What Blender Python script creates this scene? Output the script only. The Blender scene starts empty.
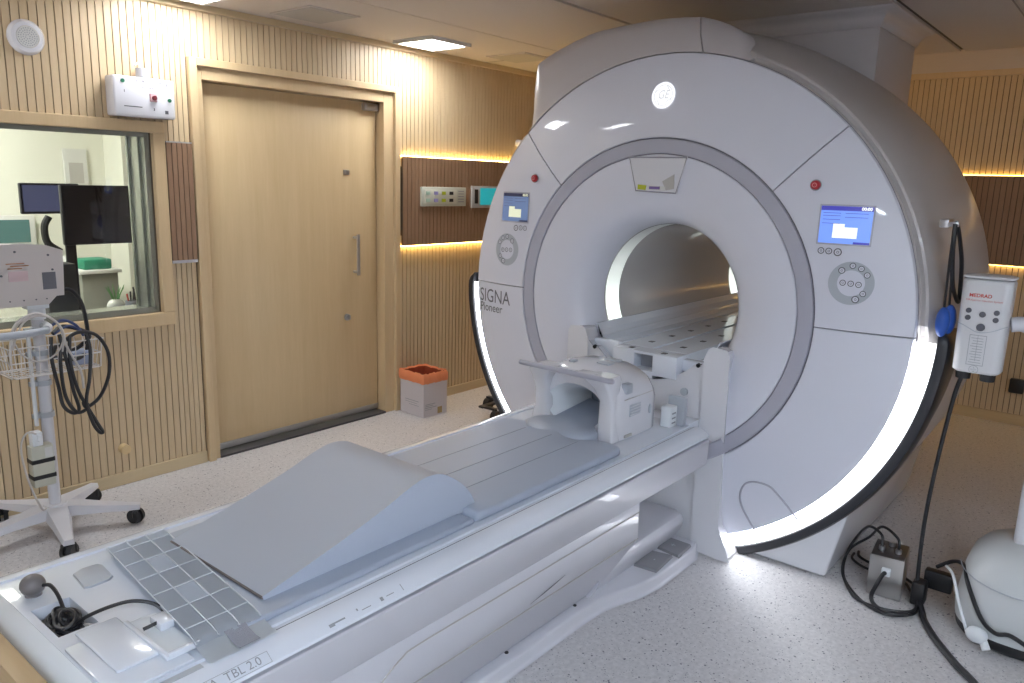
import bpy, bmesh, math, random
from mathutils import Vector, Matrix
random.seed(7)
C = bpy.context.scene
COL = C.collection
PI = math.pi

# ------------------------------------------------------------------ materials
def mat(name, col, rough=0.5, metal=0.0, coat=0.0, emit=None, es=0.0, trans=0.0, spec=0.5, bump=None, alpha=1.0):
    m = bpy.data.materials.new(name); m.use_nodes = True
    b = m.node_tree.nodes['Principled BSDF']
    b.inputs['Base Color'].default_value = (*col, 1)
    b.inputs['Roughness'].default_value = rough
    b.inputs['Metallic'].default_value = metal
    b.inputs['Coat Weight'].default_value = coat
    b.inputs['Coat Roughness'].default_value = 0.04
    b.inputs['Specular IOR Level'].default_value = spec
    b.inputs['Transmission Weight'].default_value = trans
    if emit:
        b.inputs['Emission Color'].default_value = (*emit, 1)
        b.inputs['Emission Strength'].default_value = es
    nt = m.node_tree
    if bump:
        sc, st = bump
        tc = nt.nodes.new('ShaderNodeTexCoord')
        n = nt.nodes.new('ShaderNodeTexNoise'); n.inputs['Scale'].default_value = sc; n.inputs['Detail'].default_value = 4
        bp = nt.nodes.new('ShaderNodeBump'); bp.inputs['Strength'].default_value = st; bp.inputs['Distance'].default_value = 0.002
        nt.links.new(tc.outputs['Object'], n.inputs['Vector'])
        nt.links.new(n.outputs['Fac'], bp.inputs['Height']); nt.links.new(bp.outputs['Normal'], b.inputs['Normal'])
    return m

def wood(name, c1, c2, rough=0.45, sx=14.0, sz=0.9, axis='Z'):
    """wood whose grain runs along `axis` (object coordinates)"""
    m = mat(name, c1, rough); nt = m.node_tree; b = nt.nodes['Principled BSDF']
    tc = nt.nodes.new('ShaderNodeTexCoord'); mp = nt.nodes.new('ShaderNodeMapping')
    s = {'Z': (sx, sx, sz), 'X': (sz, sx, sx), 'Y': (sx, sz, sx)}[axis]
    mp.inputs['Scale'].default_value = s
    n = nt.nodes.new('ShaderNodeTexNoise'); n.inputs['Scale'].default_value = 1.0; n.inputs['Detail'].default_value = 6; n.inputs['Roughness'].default_value = 0.65
    mp2 = nt.nodes.new('ShaderNodeMapping'); mp2.inputs['Scale'].default_value = tuple(v * 9 for v in s)
    n2 = nt.nodes.new('ShaderNodeTexNoise'); n2.inputs['Scale'].default_value = 1.0; n2.inputs['Detail'].default_value = 3
    ad = nt.nodes.new('ShaderNodeMath'); ad.operation = 'MULTIPLY_ADD'; ad.inputs[1].default_value = 0.35
    r = nt.nodes.new('ShaderNodeValToRGB')
    r.color_ramp.elements[0].position = 0.38; r.color_ramp.elements[0].color = (*c2, 1)
    r.color_ramp.elements[1].position = 0.95; r.color_ramp.elements[1].color = (*c1, 1)
    L = nt.links.new
    L(tc.outputs['Object'], mp.inputs['Vector']); L(mp.outputs['Vector'], n.inputs['Vector'])
    L(tc.outputs['Object'], mp2.inputs['Vector']); L(mp2.outputs['Vector'], n2.inputs['Vector'])
    L(n2.outputs['Fac'], ad.inputs[0]); L(n.outputs['Fac'], ad.inputs[2]); L(ad.outputs[0], r.inputs['Fac'])
    L(r.outputs['Color'], b.inputs['Base Color'])
    return m

def terrazzo():
    m = mat('speckled_vinyl', (.6, .58, .57), 0.42); nt = m.node_tree; b = nt.nodes['Principled BSDF']; L = nt.links.new
    tc = nt.nodes.new('ShaderNodeTexCoord')
    def speck(scale, thr, col, prev):
        v = nt.nodes.new('ShaderNodeTexVoronoi'); v.inputs['Scale'].default_value = scale
        w = nt.nodes.new('ShaderNodeTexWhiteNoise')
        lt = nt.nodes.new('ShaderNodeMath'); lt.operation = 'LESS_THAN'; lt.inputs[1].default_value = thr
        lt2 = nt.nodes.new('ShaderNodeMath'); lt2.operation = 'LESS_THAN'; lt2.inputs[1].default_value = 0.36
        mu = nt.nodes.new('ShaderNodeMath'); mu.operation = 'MULTIPLY'
        mx = nt.nodes.new('ShaderNodeMix'); mx.data_type = 'RGBA'
        L(tc.outputs['Object'], v.inputs['Vector']); L(v.outputs['Distance'], lt2.inputs[0])
        L(v.outputs['Position'], w.inputs['Vector']); L(w.outputs['Value'], lt.inputs[0])
        L(lt.outputs[0], mu.inputs[0]); L(lt2.outputs[0], mu.inputs[1]); L(mu.outputs[0], mx.inputs[0])
        L(prev, mx.inputs[6]); mx.inputs[7].default_value = (*col, 1)
        return mx.outputs[2]
    n = nt.nodes.new('ShaderNodeTexNoise'); n.inputs['Scale'].default_value = 60; n.inputs['Detail'].default_value = 3
    r = nt.nodes.new('ShaderNodeValToRGB')
    r.color_ramp.elements[0].position = 0.3; r.color_ramp.elements[0].color = (.51, .495, .505, 1)
    r.color_ramp.elements[1].position = 0.7; r.color_ramp.elements[1].color = (.64, .625, .63, 1)
    L(tc.outputs['Object'], n.inputs['Vector']); L(n.outputs['Fac'], r.inputs['Fac'])
    o = speck(120, .30, (.50, .49, .50), r.outputs['Color'])
    o = speck(150, .12, (.27, .27, .30), o)
    o = speck(95, .05, (.14, .14, .17), o)
    L(o, b.inputs['Base Color'])
    return m

M = dict(
    white=mat('white_cover', (.70, .70, .74), 0.22, coat=0.5),
    face=mat('gantry_face', (.68, .69, .77), 0.38, coat=0.5),
    seam=mat('seam_grey', (.20, .20, .23), 0.5),
    ring=mat('ring_grey', (.42, .42, .49), 0.35),
    body=mat('body_warm_grey', (.48, .45, .44), 0.30, coat=0.2),
    hood=mat('hood_white', (.56, .53, .54), 0.35),
    bore=mat('bore_grey', (.60, .58, .58), 0.20, coat=0.4),
    dark=mat('bumper_charcoal', (.018, .019, .024), 0.35),
    strip=mat('light_strip', (.9, .9, .95), 0.5, emit=(.93, .96, 1.0), es=5.0),
    borelight=None,
    black=mat('black_rubber', (.012, .012, .014), 0.45),
    blackcable=mat('black_cable', (.015, .015, .018), 0.4),
    red=mat('red_button', (.45, .02, .03), 0.35),
    line=mat('print_dark', (.10, .10, .12), 0.5),
    greyprint=mat('print_grey', (.30, .31, .34), 0.5),
    dial=mat('dial_grey', (.42, .45, .50), 0.45),
    scrblue=mat('screen_blue', (.05, .08, .3), 0.2, emit=(.20, .36, 1.0), es=0.62),
    scrnavy=mat('screen_navy', (.02, .02, .1), 0.2, emit=(.05, .05, .32), es=0.8),
    scrwhite=mat('screen_white', (.5, .5, .5), 0.2, emit=(.9, .95, .85), es=0.6),
    scrdim=mat('screen_dim', (.08, .11, .2), 0.15, emit=(.2, .30, .55), es=0.32),
    logo=mat('logo_glow', (.3, .3, .3), 0.4, emit=(.95, .97, 1.0), es=.72),
    glogo=mat('logo_print', (.5, .5, .52), 0.4, emit=(.5, .5, .52), es=0.35),
    table=mat('table_white', (.74, .775, .85), 0.25, coat=0.5),
    shell=mat('table_shell', (.60, .60, .65), 0.36, coat=0.2),
    pad=mat('pad_grey', (.37, .415, .505), 0.42, bump=(300, .08)),
    wedge=mat('wedge_grey', (.43, .475, .57), 0.48, bump=(300, .06)),
    cloth=mat('cloth_grey', (.62, .67, .74), 0.75, bump=(220, .08)),
    cloth2=mat('cloth_light', (.74, .77, .80), 0.7),
    mesh=mat('mesh_grey', (.30, .31, .36), 0.7, bump=(900, .5)),
    silver=mat('silver', (.55, .55, .57), 0.3, metal=0.9),
    steel=mat('steel_brushed', (.42, .41, .40), 0.28, metal=0.85),
    steeldark=mat('steel_dark', (.10, .09, .09), 0.35, metal=0.6),
    blue=mat('earmuff_blue', (.02, .09, .42), 0.45),
    pedal=mat('pedal_grey', (.25, .25, .27), 0.6),
    beige=mat('monitor_beige', (.62, .57, .55), 0.45),
    cartwhite=mat('cart_white', (.62, .62, .66), 0.35),
    carton=mat('carton_white', (.62, .58, .60), 0.6),
    orange=mat('orange_bag', (.82, .27, .12), 0.35, bump=(40, .8)),
    orangeshade=mat('orange_bag_shade', (.30, .05, .02), 0.5, bump=(40, .8)),  # shade inside the bag, painted in as a darker copy of its orange
    tape=mat('tape_tan', (.40, .28, .12), 0.4),
    ceil=mat('ceiling_paint', (.58, .53, .50), 0.65),
    ceiltrim=mat('ceiling_seam', (.30, .27, .25), 0.7),
    ceildark=mat('slot_black', (.03, .02, .02), 0.5),
    hatch=mat('hatch_grey', (.44, .42, .40), 0.6),
    panelight=mat('panel_diffuser', (.9, .9, .9), 0.5, emit=(.95, .97, 1.0), es=30.0),
    panelcool=mat('panel_diffuser_cool', (.9, .9, .9), 0.5, emit=(.74, .865, 1.0), es=62.0),
    ledfar=mat('led_amber', (.9, .7, .3), 0.5, emit=(1.0, .60, .15), es=6.0),
    ledcove=mat('led_cove', (.9, .7, .3), 0.5, emit=(1.0, .62, .2), es=3.0),
    led=mat('led_warm', (.9, .7, .3), 0.5, emit=(1.0, .66, .20), es=17.0),
    groove=mat('groove_black', (.10, .07, .045), 0.9),
    plaster=mat('control_room_wall', (.70, .70, .62), 0.7),
    glass=None,
    metalframe=mat('window_metal', (.30, .31, .27), 0.25, metal=0.5),
    monitor=mat('monitor_black', (.010, .009, .016), 0.3, coat=0.0, spec=.3),
    monitorgrey=mat('monitor_bluegrey', (.06, .065, .13), 0.15, emit=(.10, .11, .2), es=0.35),
    teal=mat('teal_display', (.02, .28, .32), 0.3, emit=(.02, .45, .5), es=0.35),
    green=mat('green_plastic', (.02, .22, .13), 0.5),
    yellow=mat('label_yellow', (.45, .50, .02), 0.5),
    purple=mat('label_purple', (.18, .12, .32), 0.5),
    lav=mat('outlet_lavender', (.35, .33, .65), 0.5),
    outgreen=mat('outlet_green', (.40, .58, .48), 0.5),
    sage=mat('outlet_plate', (.52, .54, .46), 0.45),
    leaf=mat('leaf_green', (.06, .20, .04), 0.5),
    paper=mat('paper_pale', (.62, .62, .60), 0.7),
    redprint=mat('print_red', (.6, .08, .06), 0.5),
    tan=mat('foam_tan', (.56, .40, .22), 0.6),
    threshold=mat('threshold_dark', (.055, .05, .055), 0.4),
    bulbgrey=mat('bulb_grey', (.17, .155, .155), 0.4),
    clearplastic=mat('wire_sleeve', (.55, .52, .50), 0.3),
)
M['oak'] = wood('oak_light', (.64, .485, .285), (.56, .41, .225))
M['oakframe'] = wood('oak_frame', (.63, .475, .285), (.55, .405, .23))
M['oakh'] = wood('oak_horizontal', (.60, .48, .30), (.52, .41, .25), axis='X')
M['slat'] = wood('oak_slats', (.61, .475, .305), (.53, .40, .24))
M['brown'] = wood('walnut_slats', (.31, .19, .115), (.25, .145, .085), 0.5)
M['slatfar'] = M['slat']
M['floor'] = terrazzo()

def glassmat():
    m = bpy.data.materials.new('window_glass'); m.use_nodes = True; nt = m.node_tree
    for n in list(nt.nodes): nt.nodes.remove(n)
    o = nt.nodes.new('ShaderNodeOutputMaterial'); t = nt.nodes.new('ShaderNodeBsdfTransparent'); t.inputs[0].default_value = (.95, .96, .95, 1)
    g = nt.nodes.new('ShaderNodeBsdfGlossy'); g.inputs['Roughness'].default_value = 0.02
    f = nt.nodes.new('ShaderNodeFresnel'); f.inputs[0].default_value = 1.45
    x = nt.nodes.new('ShaderNodeMixShader')
    nt.links.new(f.outputs[0], x.inputs[0]); nt.links.new(t.outputs[0], x.inputs[1]); nt.links.new(g.outputs[0], x.inputs[2]); nt.links.new(x.outputs[0], o.inputs[0])
    return m
M['glass'] = glassmat()

def borelightmat():
    # lamp ring behind a diffuser: emission is strongest low down and fades out towards the top
    m = mat('bore_light_ring', (.75, .77, .75), 0.4, emit=(.88, .96, .90), es=1.0); nt = m.node_tree; b = nt.nodes['Principled BSDF']
    tc = nt.nodes.new('ShaderNodeTexCoord'); sp = nt.nodes.new('ShaderNodeSeparateXYZ')
    mr = nt.nodes.new('ShaderNodeMapRange'); mr.inputs['From Min'].default_value = 1.36; mr.inputs['From Max'].default_value = 0.93
    mr.inputs['To Min'].default_value = 0.0; mr.inputs['To Max'].default_value = .85
    nt.links.new(tc.outputs['Object'], sp.inputs[0]); nt.links.new(sp.outputs['Z'], mr.inputs['Value']); nt.links.new(mr.outputs[0], b.inputs['Emission Strength'])
    return m
M['borelight'] = borelightmat()

# ------------------------------------------------------------------ mesh helpers
def tri_smooth(me, ang=35):
    me.polygons.foreach_set('use_smooth', [True] * len(me.polygons))
    try: me.set_sharp_from_angle(angle=math.radians(ang))
    except Exception: pass

def obj(name, bm, m, parent=None, smooth=True, kind=None, ang=35):
    me = bpy.data.meshes.new(name)
    bmesh.ops.recalc_face_normals(bm, faces=bm.faces[:])
    bm.to_mesh(me); bm.free()
    for mm in (m if isinstance(m, (list, tuple)) else [m]): me.materials.append(mm)
    if smooth: tri_smooth(me, ang)
    o = bpy.data.objects.new(name, me); COL.objects.link(o)
    if parent is not None:
        o.parent = parent
        o.matrix_parent_inverse = world(parent).inverted()
    if kind: o['kind'] = kind
    return o

def world(o):
    m = Matrix.LocRotScale(o.location, o.rotation_euler, o.scale)
    if o.parent: m = world(o.parent) @ o.matrix_parent_inverse @ m
    return m

def thing(name, label, cat, loc=(0, 0, 0), group=None, rz=0):
    o = bpy.data.objects.new(name, None); COL.objects.link(o); o.location = loc; o.rotation_euler = (0, 0, rz)
    o.empty_display_size = .1
    o['label'] = label; o['category'] = cat
    if group: o['group'] = group
    return o

def tag(o, label, cat, group=None):
    o['label'] = label; o['category'] = cat
    if group: o['group'] = group
    return o

def struct(name, bm, m, parent=None, smooth=False):
    o = obj(name, bm, m, parent, smooth)
    if parent is None: o['kind'] = 'structure'
    return o

def B(): return bmesh.new()

def box(bm, x0, x1, y0, y1, z0, z1, bev=0.0, seg=2, mi=0, mtx=None):
    r = bmesh.ops.create_cube(bm, size=1.0)
    vs = r['verts']
    for v in vs:
        v.co = Vector((x0 + (v.co.x + .5) * (x1 - x0), y0 + (v.co.y + .5) * (y1 - y0), z0 + (v.co.z + .5) * (z1 - z0)))
    fs = set(f for v in vs for f in v.link_faces)
    if bev > 0:
        es = set(e for v in vs for e in v.link_edges)
        rr = bmesh.ops.bevel(bm, geom=list(es), offset=bev, segments=seg, profile=0.5, affect='EDGES')
        fs = set(f for f in fs if f.is_valid) | set(rr['faces'])
        vs = list(set(v for f in fs for v in f.verts))
    for f in fs:
        if f.is_valid: f.material_index = mi
    if mtx is not None:
        for v in vs: v.co = mtx @ v.co
    return vs

def cyl(bm, p0, p1, r0, r1=None, n=20, cap=True, mi=0):
    if r1 is None: r1 = r0
    p0, p1 = Vector(p0), Vector(p1); d = p1 - p0
    q = d.to_track_quat('Z', 'Y').to_matrix().to_4x4(); q.translation = (p0 + p1) / 2
    r = bmesh.ops.create_cone(bm, cap_ends=cap, cap_tris=False, segments=n, radius1=r0, radius2=r1, depth=d.length, matrix=q)
    for f in set(f for v in r['verts'] for f in v.link_faces): f.material_index = mi
    return r['verts']

def sph(bm, c, r, sc=(1, 1, 1), n=20, mi=0):
    rr = bmesh.ops.create_uvsphere(bm, u_segments=n, v_segments=n // 2 + 2, radius=r)
    for v in rr['verts']: v.co = Vector((v.co.x * sc[0], v.co.y * sc[1], v.co.z * sc[2])) + Vector(c)
    for f in set(f for v in rr['verts'] for f in v.link_faces): f.material_index = mi
    return rr['verts']

def spline(pts, sub=8, closed=False):
    P = [Vector(p) for p in pts]; n = len(P); out = []
    rng = range(n if closed else n - 1)
    for i in rng:
        if closed: a, b, c, d = P[(i - 1) % n], P[i], P[(i + 1) % n], P[(i + 2) % n]
        else: a, b, c, d = P[max(i - 1, 0)], P[i], P[i + 1], P[min(i + 2, n - 1)]
        for k in range(sub):
            t = k / sub
            out.append(.5 * ((2 * b) + (c - a) * t + (2 * a - 5 * b + 4 * c - d) * t * t + (3 * b - a - 3 * c + d) * t ** 3))
    if not closed: out.append(P[-1])
    return out

def tube(bm, pts, r, n=8, closed=False, sm=8, mi=0):
    P = spline(pts, sm, closed) if sm > 1 else [Vector(p) for p in pts]
    rings = []; m = len(P); up = None
    for i, p in enumerate(P):
        if closed: t = (P[(i + 1) % m] - P[(i - 1) % m])
        else: t = P[min(i + 1, m - 1)] - P[max(i - 1, 0)]
        if t.length < 1e-9: t = Vector((0, 0, 1))
        t.normalize()
        if up is None:
            up = Vector((0, 0, 1)) if abs(t.z) < .9 else Vector((1, 0, 0))
        u = (up - t * up.dot(t))
        if u.length < 1e-6: u = t.orthogonal()
        u.normalize(); w = t.cross(u); up = u
        rad = r(i / (m - 1)) if callable(r) else r
        rings.append([bm.verts.new(p + (u * math.cos(a) + w * math.sin(a)) * rad) for a in [2 * PI * k / n for k in range(n)]])
    for i in range(m if closed else m - 1):
        A, Bq = rings[i], rings[(i + 1) % m]
        for k in range(n):
            f = bm.faces.new((A[k], A[(k + 1) % n], Bq[(k + 1) % n], Bq[k])); f.material_index = mi
    if not closed:
        for R in (rings[0], rings[-1]):
            f = bm.faces.new(R); f.material_index = mi

def prism(bm, poly, axis, a, b, bev=0.0, mi=0, seg=2):
    """polygon of 2-D points swept along axis from a to b. axis X: pts (y,z); Y: (x,z); Z: (x,y)"""
    def P(p, t):
        if axis == 'X': return (t, p[0], p[1])
        if axis == 'Y': return (p[0], t, p[1])
        return (p[0], p[1], t)
    A = [bm.verts.new(P(p, a)) for p in poly]; Bq = [bm.verts.new(P(p, b)) for p in poly]
    n = len(poly); fs = [bm.faces.new(A), bm.faces.new(Bq)]
    for i in range(n): fs.append(bm.faces.new((A[i], A[(i + 1) % n], Bq[(i + 1) % n], Bq[i])))
    for f in fs: f.material_index = mi
    if bev > 0:
        bm.normal_update()
        es = [e for e in set(e for f in fs[:2] for e in f.edges)]
        r = bmesh.ops.bevel(bm, geom=es, offset=bev, segments=seg, profile=.5, affect='EDGES')
        for f in r['faces']: f.material_index = mi

def loft(bm, rows, closed_u=False, mi=0, cap=False):
    """rows: list of lists of points; quads between consecutive rows"""
    R = [[bm.verts.new(p) for p in r] for r in rows]
    n = len(rows[0])
    for i in range(len(R) - 1):
        for k in range(n if closed_u else n - 1):
            f = bm.faces.new((R[i][k], R[i][(k + 1) % n], R[i + 1][(k + 1) % n], R[i + 1][k])); f.material_index = mi
    if cap:
        for r in (R[0], R[-1]):
            f = bm.faces.new(r); f.material_index = mi
    return R

# text -> mesh; frame: origin, right vector, up vector
def text(bm, s, size, org, right, up, mi=0, align='CENTER', squash=1.0, shear=0.0, offset=0.0, fx=None):
    cu = bpy.data.curves.new('t', 'FONT'); cu.body = s; cu.size = size; cu.align_x = align; cu.align_y = 'CENTER'; cu.shear = shear
    cu.offset = offset; cu.resolution_u = 4
    to = bpy.data.objects.new('t', cu); COL.objects.link(to)
    dg = bpy.context.evaluated_depsgraph_get(); dg.update()
    me = bpy.data.meshes.new_from_object(to.evaluated_get(dg))
    org, right, up = Vector(org), Vector(right), Vector(up)
    base = len(bm.verts); vs = []
    for v in me.vertices:
        p = org + right * (v.co.x * squash) + up * v.co.y
        if fx: p = fx(p)
        vs.append(bm.verts.new(p))
    for p in me.polygons:
        try:
            f = bm.faces.new([vs[i] for i in p.vertices]); f.material_index = mi
        except ValueError: pass
    bpy.data.objects.remove(to); bpy.data.curves.remove(cu); bpy.data.meshes.remove(me)

NY, PX, UZ = Vector((0, -1, 0)), Vector((1, 0, 0)), Vector((0, 0, 1))

# ------------------------------------------------------------------ ROOM
YW, XF, ZC = 3.89, 6.30, 2.40        # left wall, far wall, ceiling
XB, YR = -2.0, -2.3

bm = B(); box(bm, XB, XF + .1, YR, YW + .05, -.1, 0); struct('floor', bm, M['floor'])

def slats(bm, a0, a1, z0, z1, pos, axis, depth=.012, pitch=.035, gap=.0045, mi=0):
    n = int(round((a1 - a0) / pitch)); p = (a1 - a0) / n
    for i in range(n):
        s, e = a0 + i * p + gap / 2, a0 + (i + 1) * p - gap / 2
        if axis == 'X': box(bm, s, e, pos - depth, pos, z0, z1, mi=mi)
        else: box(bm, pos - depth, pos, s, e, z0, z1, mi=mi)

# left wall (core with openings for window and door), slatted cladding in the same mesh
WX0, WX1, WZ0, WZ1 = .45, 1.905, .865, 1.757        # window glass opening
bm = B()
def core(x0, x1, z0, z1): box(bm, x0, x1, YW, YW + .23, z0, z1, mi=1)
core(XB, WX0, 0, 2.75); core(WX0, WX1, 0, WZ0); core(WX0, WX1, WZ1, 2.75); core(WX1, 2.165, 0, 2.75)
core(2.165, 3.45, 2.08, 2.75); core(3.45, XF + .1, 0, 2.75)
S0 = YW - .001
slats(bm, XB, .385, .06, 2.37, S0, 'X'); slats(bm, .385, 1.965, 1.81, 2.37, S0, 'X'); slats(bm, .385, 1.965, .06, .80, S0, 'X')
slats(bm, 1.965, 2.105, .06, 1.125, S0, 'X', pitch=.028); slats(bm, 1.965, 2.105, 1.72, 2.37, S0, 'X', pitch=.028)
slats(bm, 2.105, 3.535, 2.14, 2.37, S0, 'X'); slats(bm, 3.535, XF, .06, 2.37, S0, 'X')
wl = struct('wall_left', bm, [M['slat'], M['groove']])

bm = B()
box(bm, XF, XF + .1, YR, YW, 0, 2.75, mi=1)
slats(bm, YR, YW - .02, .07, 2.36, XF - .001, 'Y')
box(bm, XF - .03, XF, YR, YW - .02, 2.36, 2.40, mi=0)
box(bm, XF - .01, XF, YR, YW, 2.40, 2.75, mi=2)
struct('wall_far', bm, [M['slat'], M['groove'], M['ceil']])
bm = B(); box(bm, XB - .1, XB, YR, YW, 0, 2.75); struct('wall_back', bm, M['ceil'])
bm = B(); box(bm, XB, XF, YR - .1, YR, 0, 2.75); struct('wall_right', bm, M['ceil'])

# ceiling: slab with slot openings, raised cove at the far end
bm = B()
def csl(x0, x1, y0, y1): box(bm, x0, x1, y0, y1, ZC, ZC + .06, mi=0)
XE = 5.42
csl(XB, XE, 3.135, YW); csl(XB, XE, 2.31, 3.127); csl(XB, XE, 1.046, 2.28); csl(XB, XE, YR, 1.018)
box(bm, XB, XE, 3.127, 3.135, ZC + .012, ZC + .06, mi=1)
box(bm, XB, XE, 2.28, 2.31, ZC + .05, ZC + .07, mi=2); box(bm, XB, XE, 1.018, 1.046, ZC + .012, ZC + .07, mi=2)
box(bm, XE, XF, YR, YW, 2.72, 2.75, mi=0)
box(bm, XE - .02, XE, YR, YW, ZC + .06, 2.75, mi=0)
struct('ceiling', bm, [M['ceil'], M['ceiltrim'], M['ceildark']])
bm = B()
for y in (.62, -.4): box(bm, XB, XE, y, y + .006, ZC - .003, ZC + .001)
for x in (4.35,): box(bm, x, x + .006, 2.31, YW, ZC - .002, ZC + .001)
struct('trim_1', bm, M['ceiltrim'])
# crown trim, baseboards
bm = B(); box(bm, XB, XF - .02, YW - .035, YW - .0005, 2.365, ZC, bev=.004); struct('trim_2', bm, M['oakh'])
bm = B()
for a, b_ in ((XB, 2.105), (3.54, XF - .02)): box(bm, a, b_, YW - .022, YW - .0005, 0, .065, bev=.003)
struct('baseboard_left', bm, M['oakh'])
bm = B(); box(bm, XF - .022, XF - .0005, YR, YW - .03, 0, .075, bev=.003); struct('baseboard_far', bm, wood('oak_base_far', (.56, .42, .24), (.48, .35, .19), axis='Y'))

# brown slatted band on the left and far walls with warm LED coves above and below
bm = B()
box(bm, 3.545, 6.22, YW - .045, YW - .028, 1.135, 1.712, mi=1)
slats(bm, 3.54, 6.22, 1.133, 1.714, YW - .045, 'X', depth=.008)
for x in (3.56, 4.9, 6.2): box(bm, x - .01, x + .01, YW - .03, YW - .0125, 1.2, 1.65, mi=1)
tag(obj('wall_panel', bm, [M['brown'], M['groove']], smooth=False), 'brown slatted wood band along the left wall beside the door, lit along both edges', 'wall panel')
bm = B(); box(bm, 1.967, 2.103, YW - .030, YW - .014, 1.127, 1.715, mi=1); slats(bm, 1.967, 2.103, 1.127, 1.715, YW - .03, 'X', depth=.006, pitch=.028)
p_ = obj('wall_panel', bm, [M['brown'], M['groove']], smooth=False); tag(p_, 'narrow brown slatted wood panel between the window and the door frame', 'wall panel')
bm = B(); box(bm, 1.967, 2.103, YW - .036, YW - .014, 1.112, 1.127); box(bm, 1.967, 2.103, YW - .036, YW - .014, 1.715, 1.722); obj('edge_strip', bm, M['silver'], p_)
bm = B()
box(bm, XF - .045, XF - .028, YR + .1, 3.8, 1.105, 1.70, mi=1)
slats(bm, YR + .1, 3.8, 1.103, 1.702, XF - .045, 'Y', depth=.008)
for y in (-2, -.5, 1, 2.5): box(bm, XF - .03, XF - .0125, y - .01, y + .01, 1.2, 1.6, mi=1)
tag(obj('wall_panel', bm, [M['brown'], M['groove']], smooth=False), 'brown slatted wood band across the far wall behind the scanner', 'wall panel')
def ledbar(label, x0, x1, y0, y1, z0, z1):
    bm = B(); box(bm, x0, x1, y0, y1, z0, z1); return tag(obj('led_strip', bm, M['ledfar' if x0 > 6.2 else 'led'], smooth=False), label, 'light strip', 'warm light strips behind the brown bands')
ledbar('warm light strip along the top of the brown band on the left wall', 3.55, 6.2, YW - .032, YW - .0125, 1.7145, 1.720)
ledbar('warm light strip along the bottom of the brown band on the left wall', 3.55, 6.2, YW - .032, YW - .0125, 1.127, 1.1325)
ledbar('warm light strip along the top of the brown band on the far wall', XF - .032, XF - .0125, YR + .1, 3.8, 1.7025, 1.708)
ledbar('warm light strip along the bottom of the brown band on the far wall', XF - .032, XF - .0125, YR + .1, 3.8, 1.097, 1.1025)
bm = B(); box(bm, XE + .005, XE + .03, YR + .2, YW - .1, ZC + .10, ZC + .112)
tag(obj('led_strip', bm, M['ledcove'], smooth=False), 'warm light strip hidden in the raised ceiling cove at the far wall', 'light strip')

# window 1 -------------------------------------------------------------
bm = B()
f0, f1 = YW - .035, YW + .0
def fr(x0, x1, z0, z1): box(bm, x0, x1, f0, f1, z0, z1, bev=.004)
fr(.385, 1.965, WZ1, 1.812); fr(.385, 1.965, .797, WZ0); fr(WX1, 1.965, WZ0, WZ1); fr(.385, WX0, WZ0, WZ1)
win = struct('window_1', bm, M['oakframe'])
bm = B()
box(bm, WX1 - .012, WX1 - .001, YW + .01, YW + .23, WZ0, WZ1); box(bm, WX0, WX1 - .012, YW + .01, YW + .23, WZ0, WZ0 + .012)
box(bm, WX0, WX1 - .012, YW + .01, YW + .23, WZ1 - .012, WZ1)
for y in (YW + .012, YW + .085, YW + .2): box(bm, WX1 - .024, WX1 - .008, y, y + .014, WZ0, WZ1)
box(bm, WX0, WX1 - .012, YW + .012, YW + .03, WZ0, WZ0 + .028); box(bm, WX0, WX1 - .012, YW + .012, YW + .03, WZ1 - .022, WZ1)
obj('metal_reveal', bm, M['metalframe'], win)
bm = B(); box(bm, WX0, WX1 - .014, YW + .016, YW + .022, WZ0 + .012, WZ1 - .012); obj('pane', bm, M['glass'], win, smooth=False)

# control room shell ----------------------------------------------------
bm = B()
box(bm, -1.2, 4.2, 6.3, 6.4, 0, 2.45); box(bm, 2.72, 2.95, 6.0, 6.3, 0, 2.45); struct('wall_control_room_back', bm, M['plaster'])
bm = B(); box(bm, -1.3, -1.2, YW + .235, 6.4, 0, 2.45); struct('wall_control_room_left', bm, M['plaster'])
bm = B(); box(bm, 4.2, 4.3, YW + .235, 6.4, 0, 2.45); struct('wall_control_room_right', bm, M['plaster'])
bm = B(); box(bm, -1.3, 4.3, YW + .235, 6.4, 2.45, 2.55); struct('ceiling_control_room', bm, M['plaster'])
bm = B(); box(bm, -1.3, 4.3, YW + .235, 6.4, -.1, 0); struct('floor_control_room', bm, M['plaster'])
bm = B(); box(bm, .8, 1.6, 5.0, 5.6, 2.43, 2.448)
tag(obj('ceiling_light', bm, mat('control_room_lamp', (.9, .9, .9), .5, emit=(1.0, 1.0, .92), es=32.0), smooth=False), 'white light panel on the control room ceiling', 'ceiling light')
# desk behind the glass
d = thing('control_desk', 'pale control room desk under the window behind the glass', 'desk', (1.6, 4.6, 0))
bm = B(); box(bm, .4, 2.7, 4.15, 4.85, .72, .75, bev=.004); obj('desktop', bm, M['paper'], d)
for x in (.45, 2.62):
    bm = B(); box(bm, x, x + .04, 4.2, 4.8, 0, .72); obj('leg', bm, M['paper'], d)
def monitor(label, x0, x1, y, z0, z1, screen, stand=True, tz=.75):
    t = thing('monitor', label, 'monitor', ((x0 + x1) / 2, y, tz))
    bm = B(); box(bm, x0, x1, y, y + .035, z0, z1, bev=.006); obj('housing', bm, M['monitor'], t)
    bm = B(); box(bm, x0 + .012, x1 - .012, y - .002, y, z0 + .014, z1 - .012); obj('screen', bm, screen, t, smooth=False)
    if stand:
        bm = B(); xm = x1 - .06; box(bm, xm - .03, xm + .03, y + .03, y + .05, tz, z0 + .1, bev=.004); box(bm, xm - .1, xm + .1, y - .03, y + .12, tz, tz + .012, bev=.004)
        obj('stand', bm, M['monitor'], t)
    return t
monitor('large black monitor seen through the window, nearest the glass', 1.745, 2.30, 4.6, 1.16, 1.487, M['monitor'])
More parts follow.
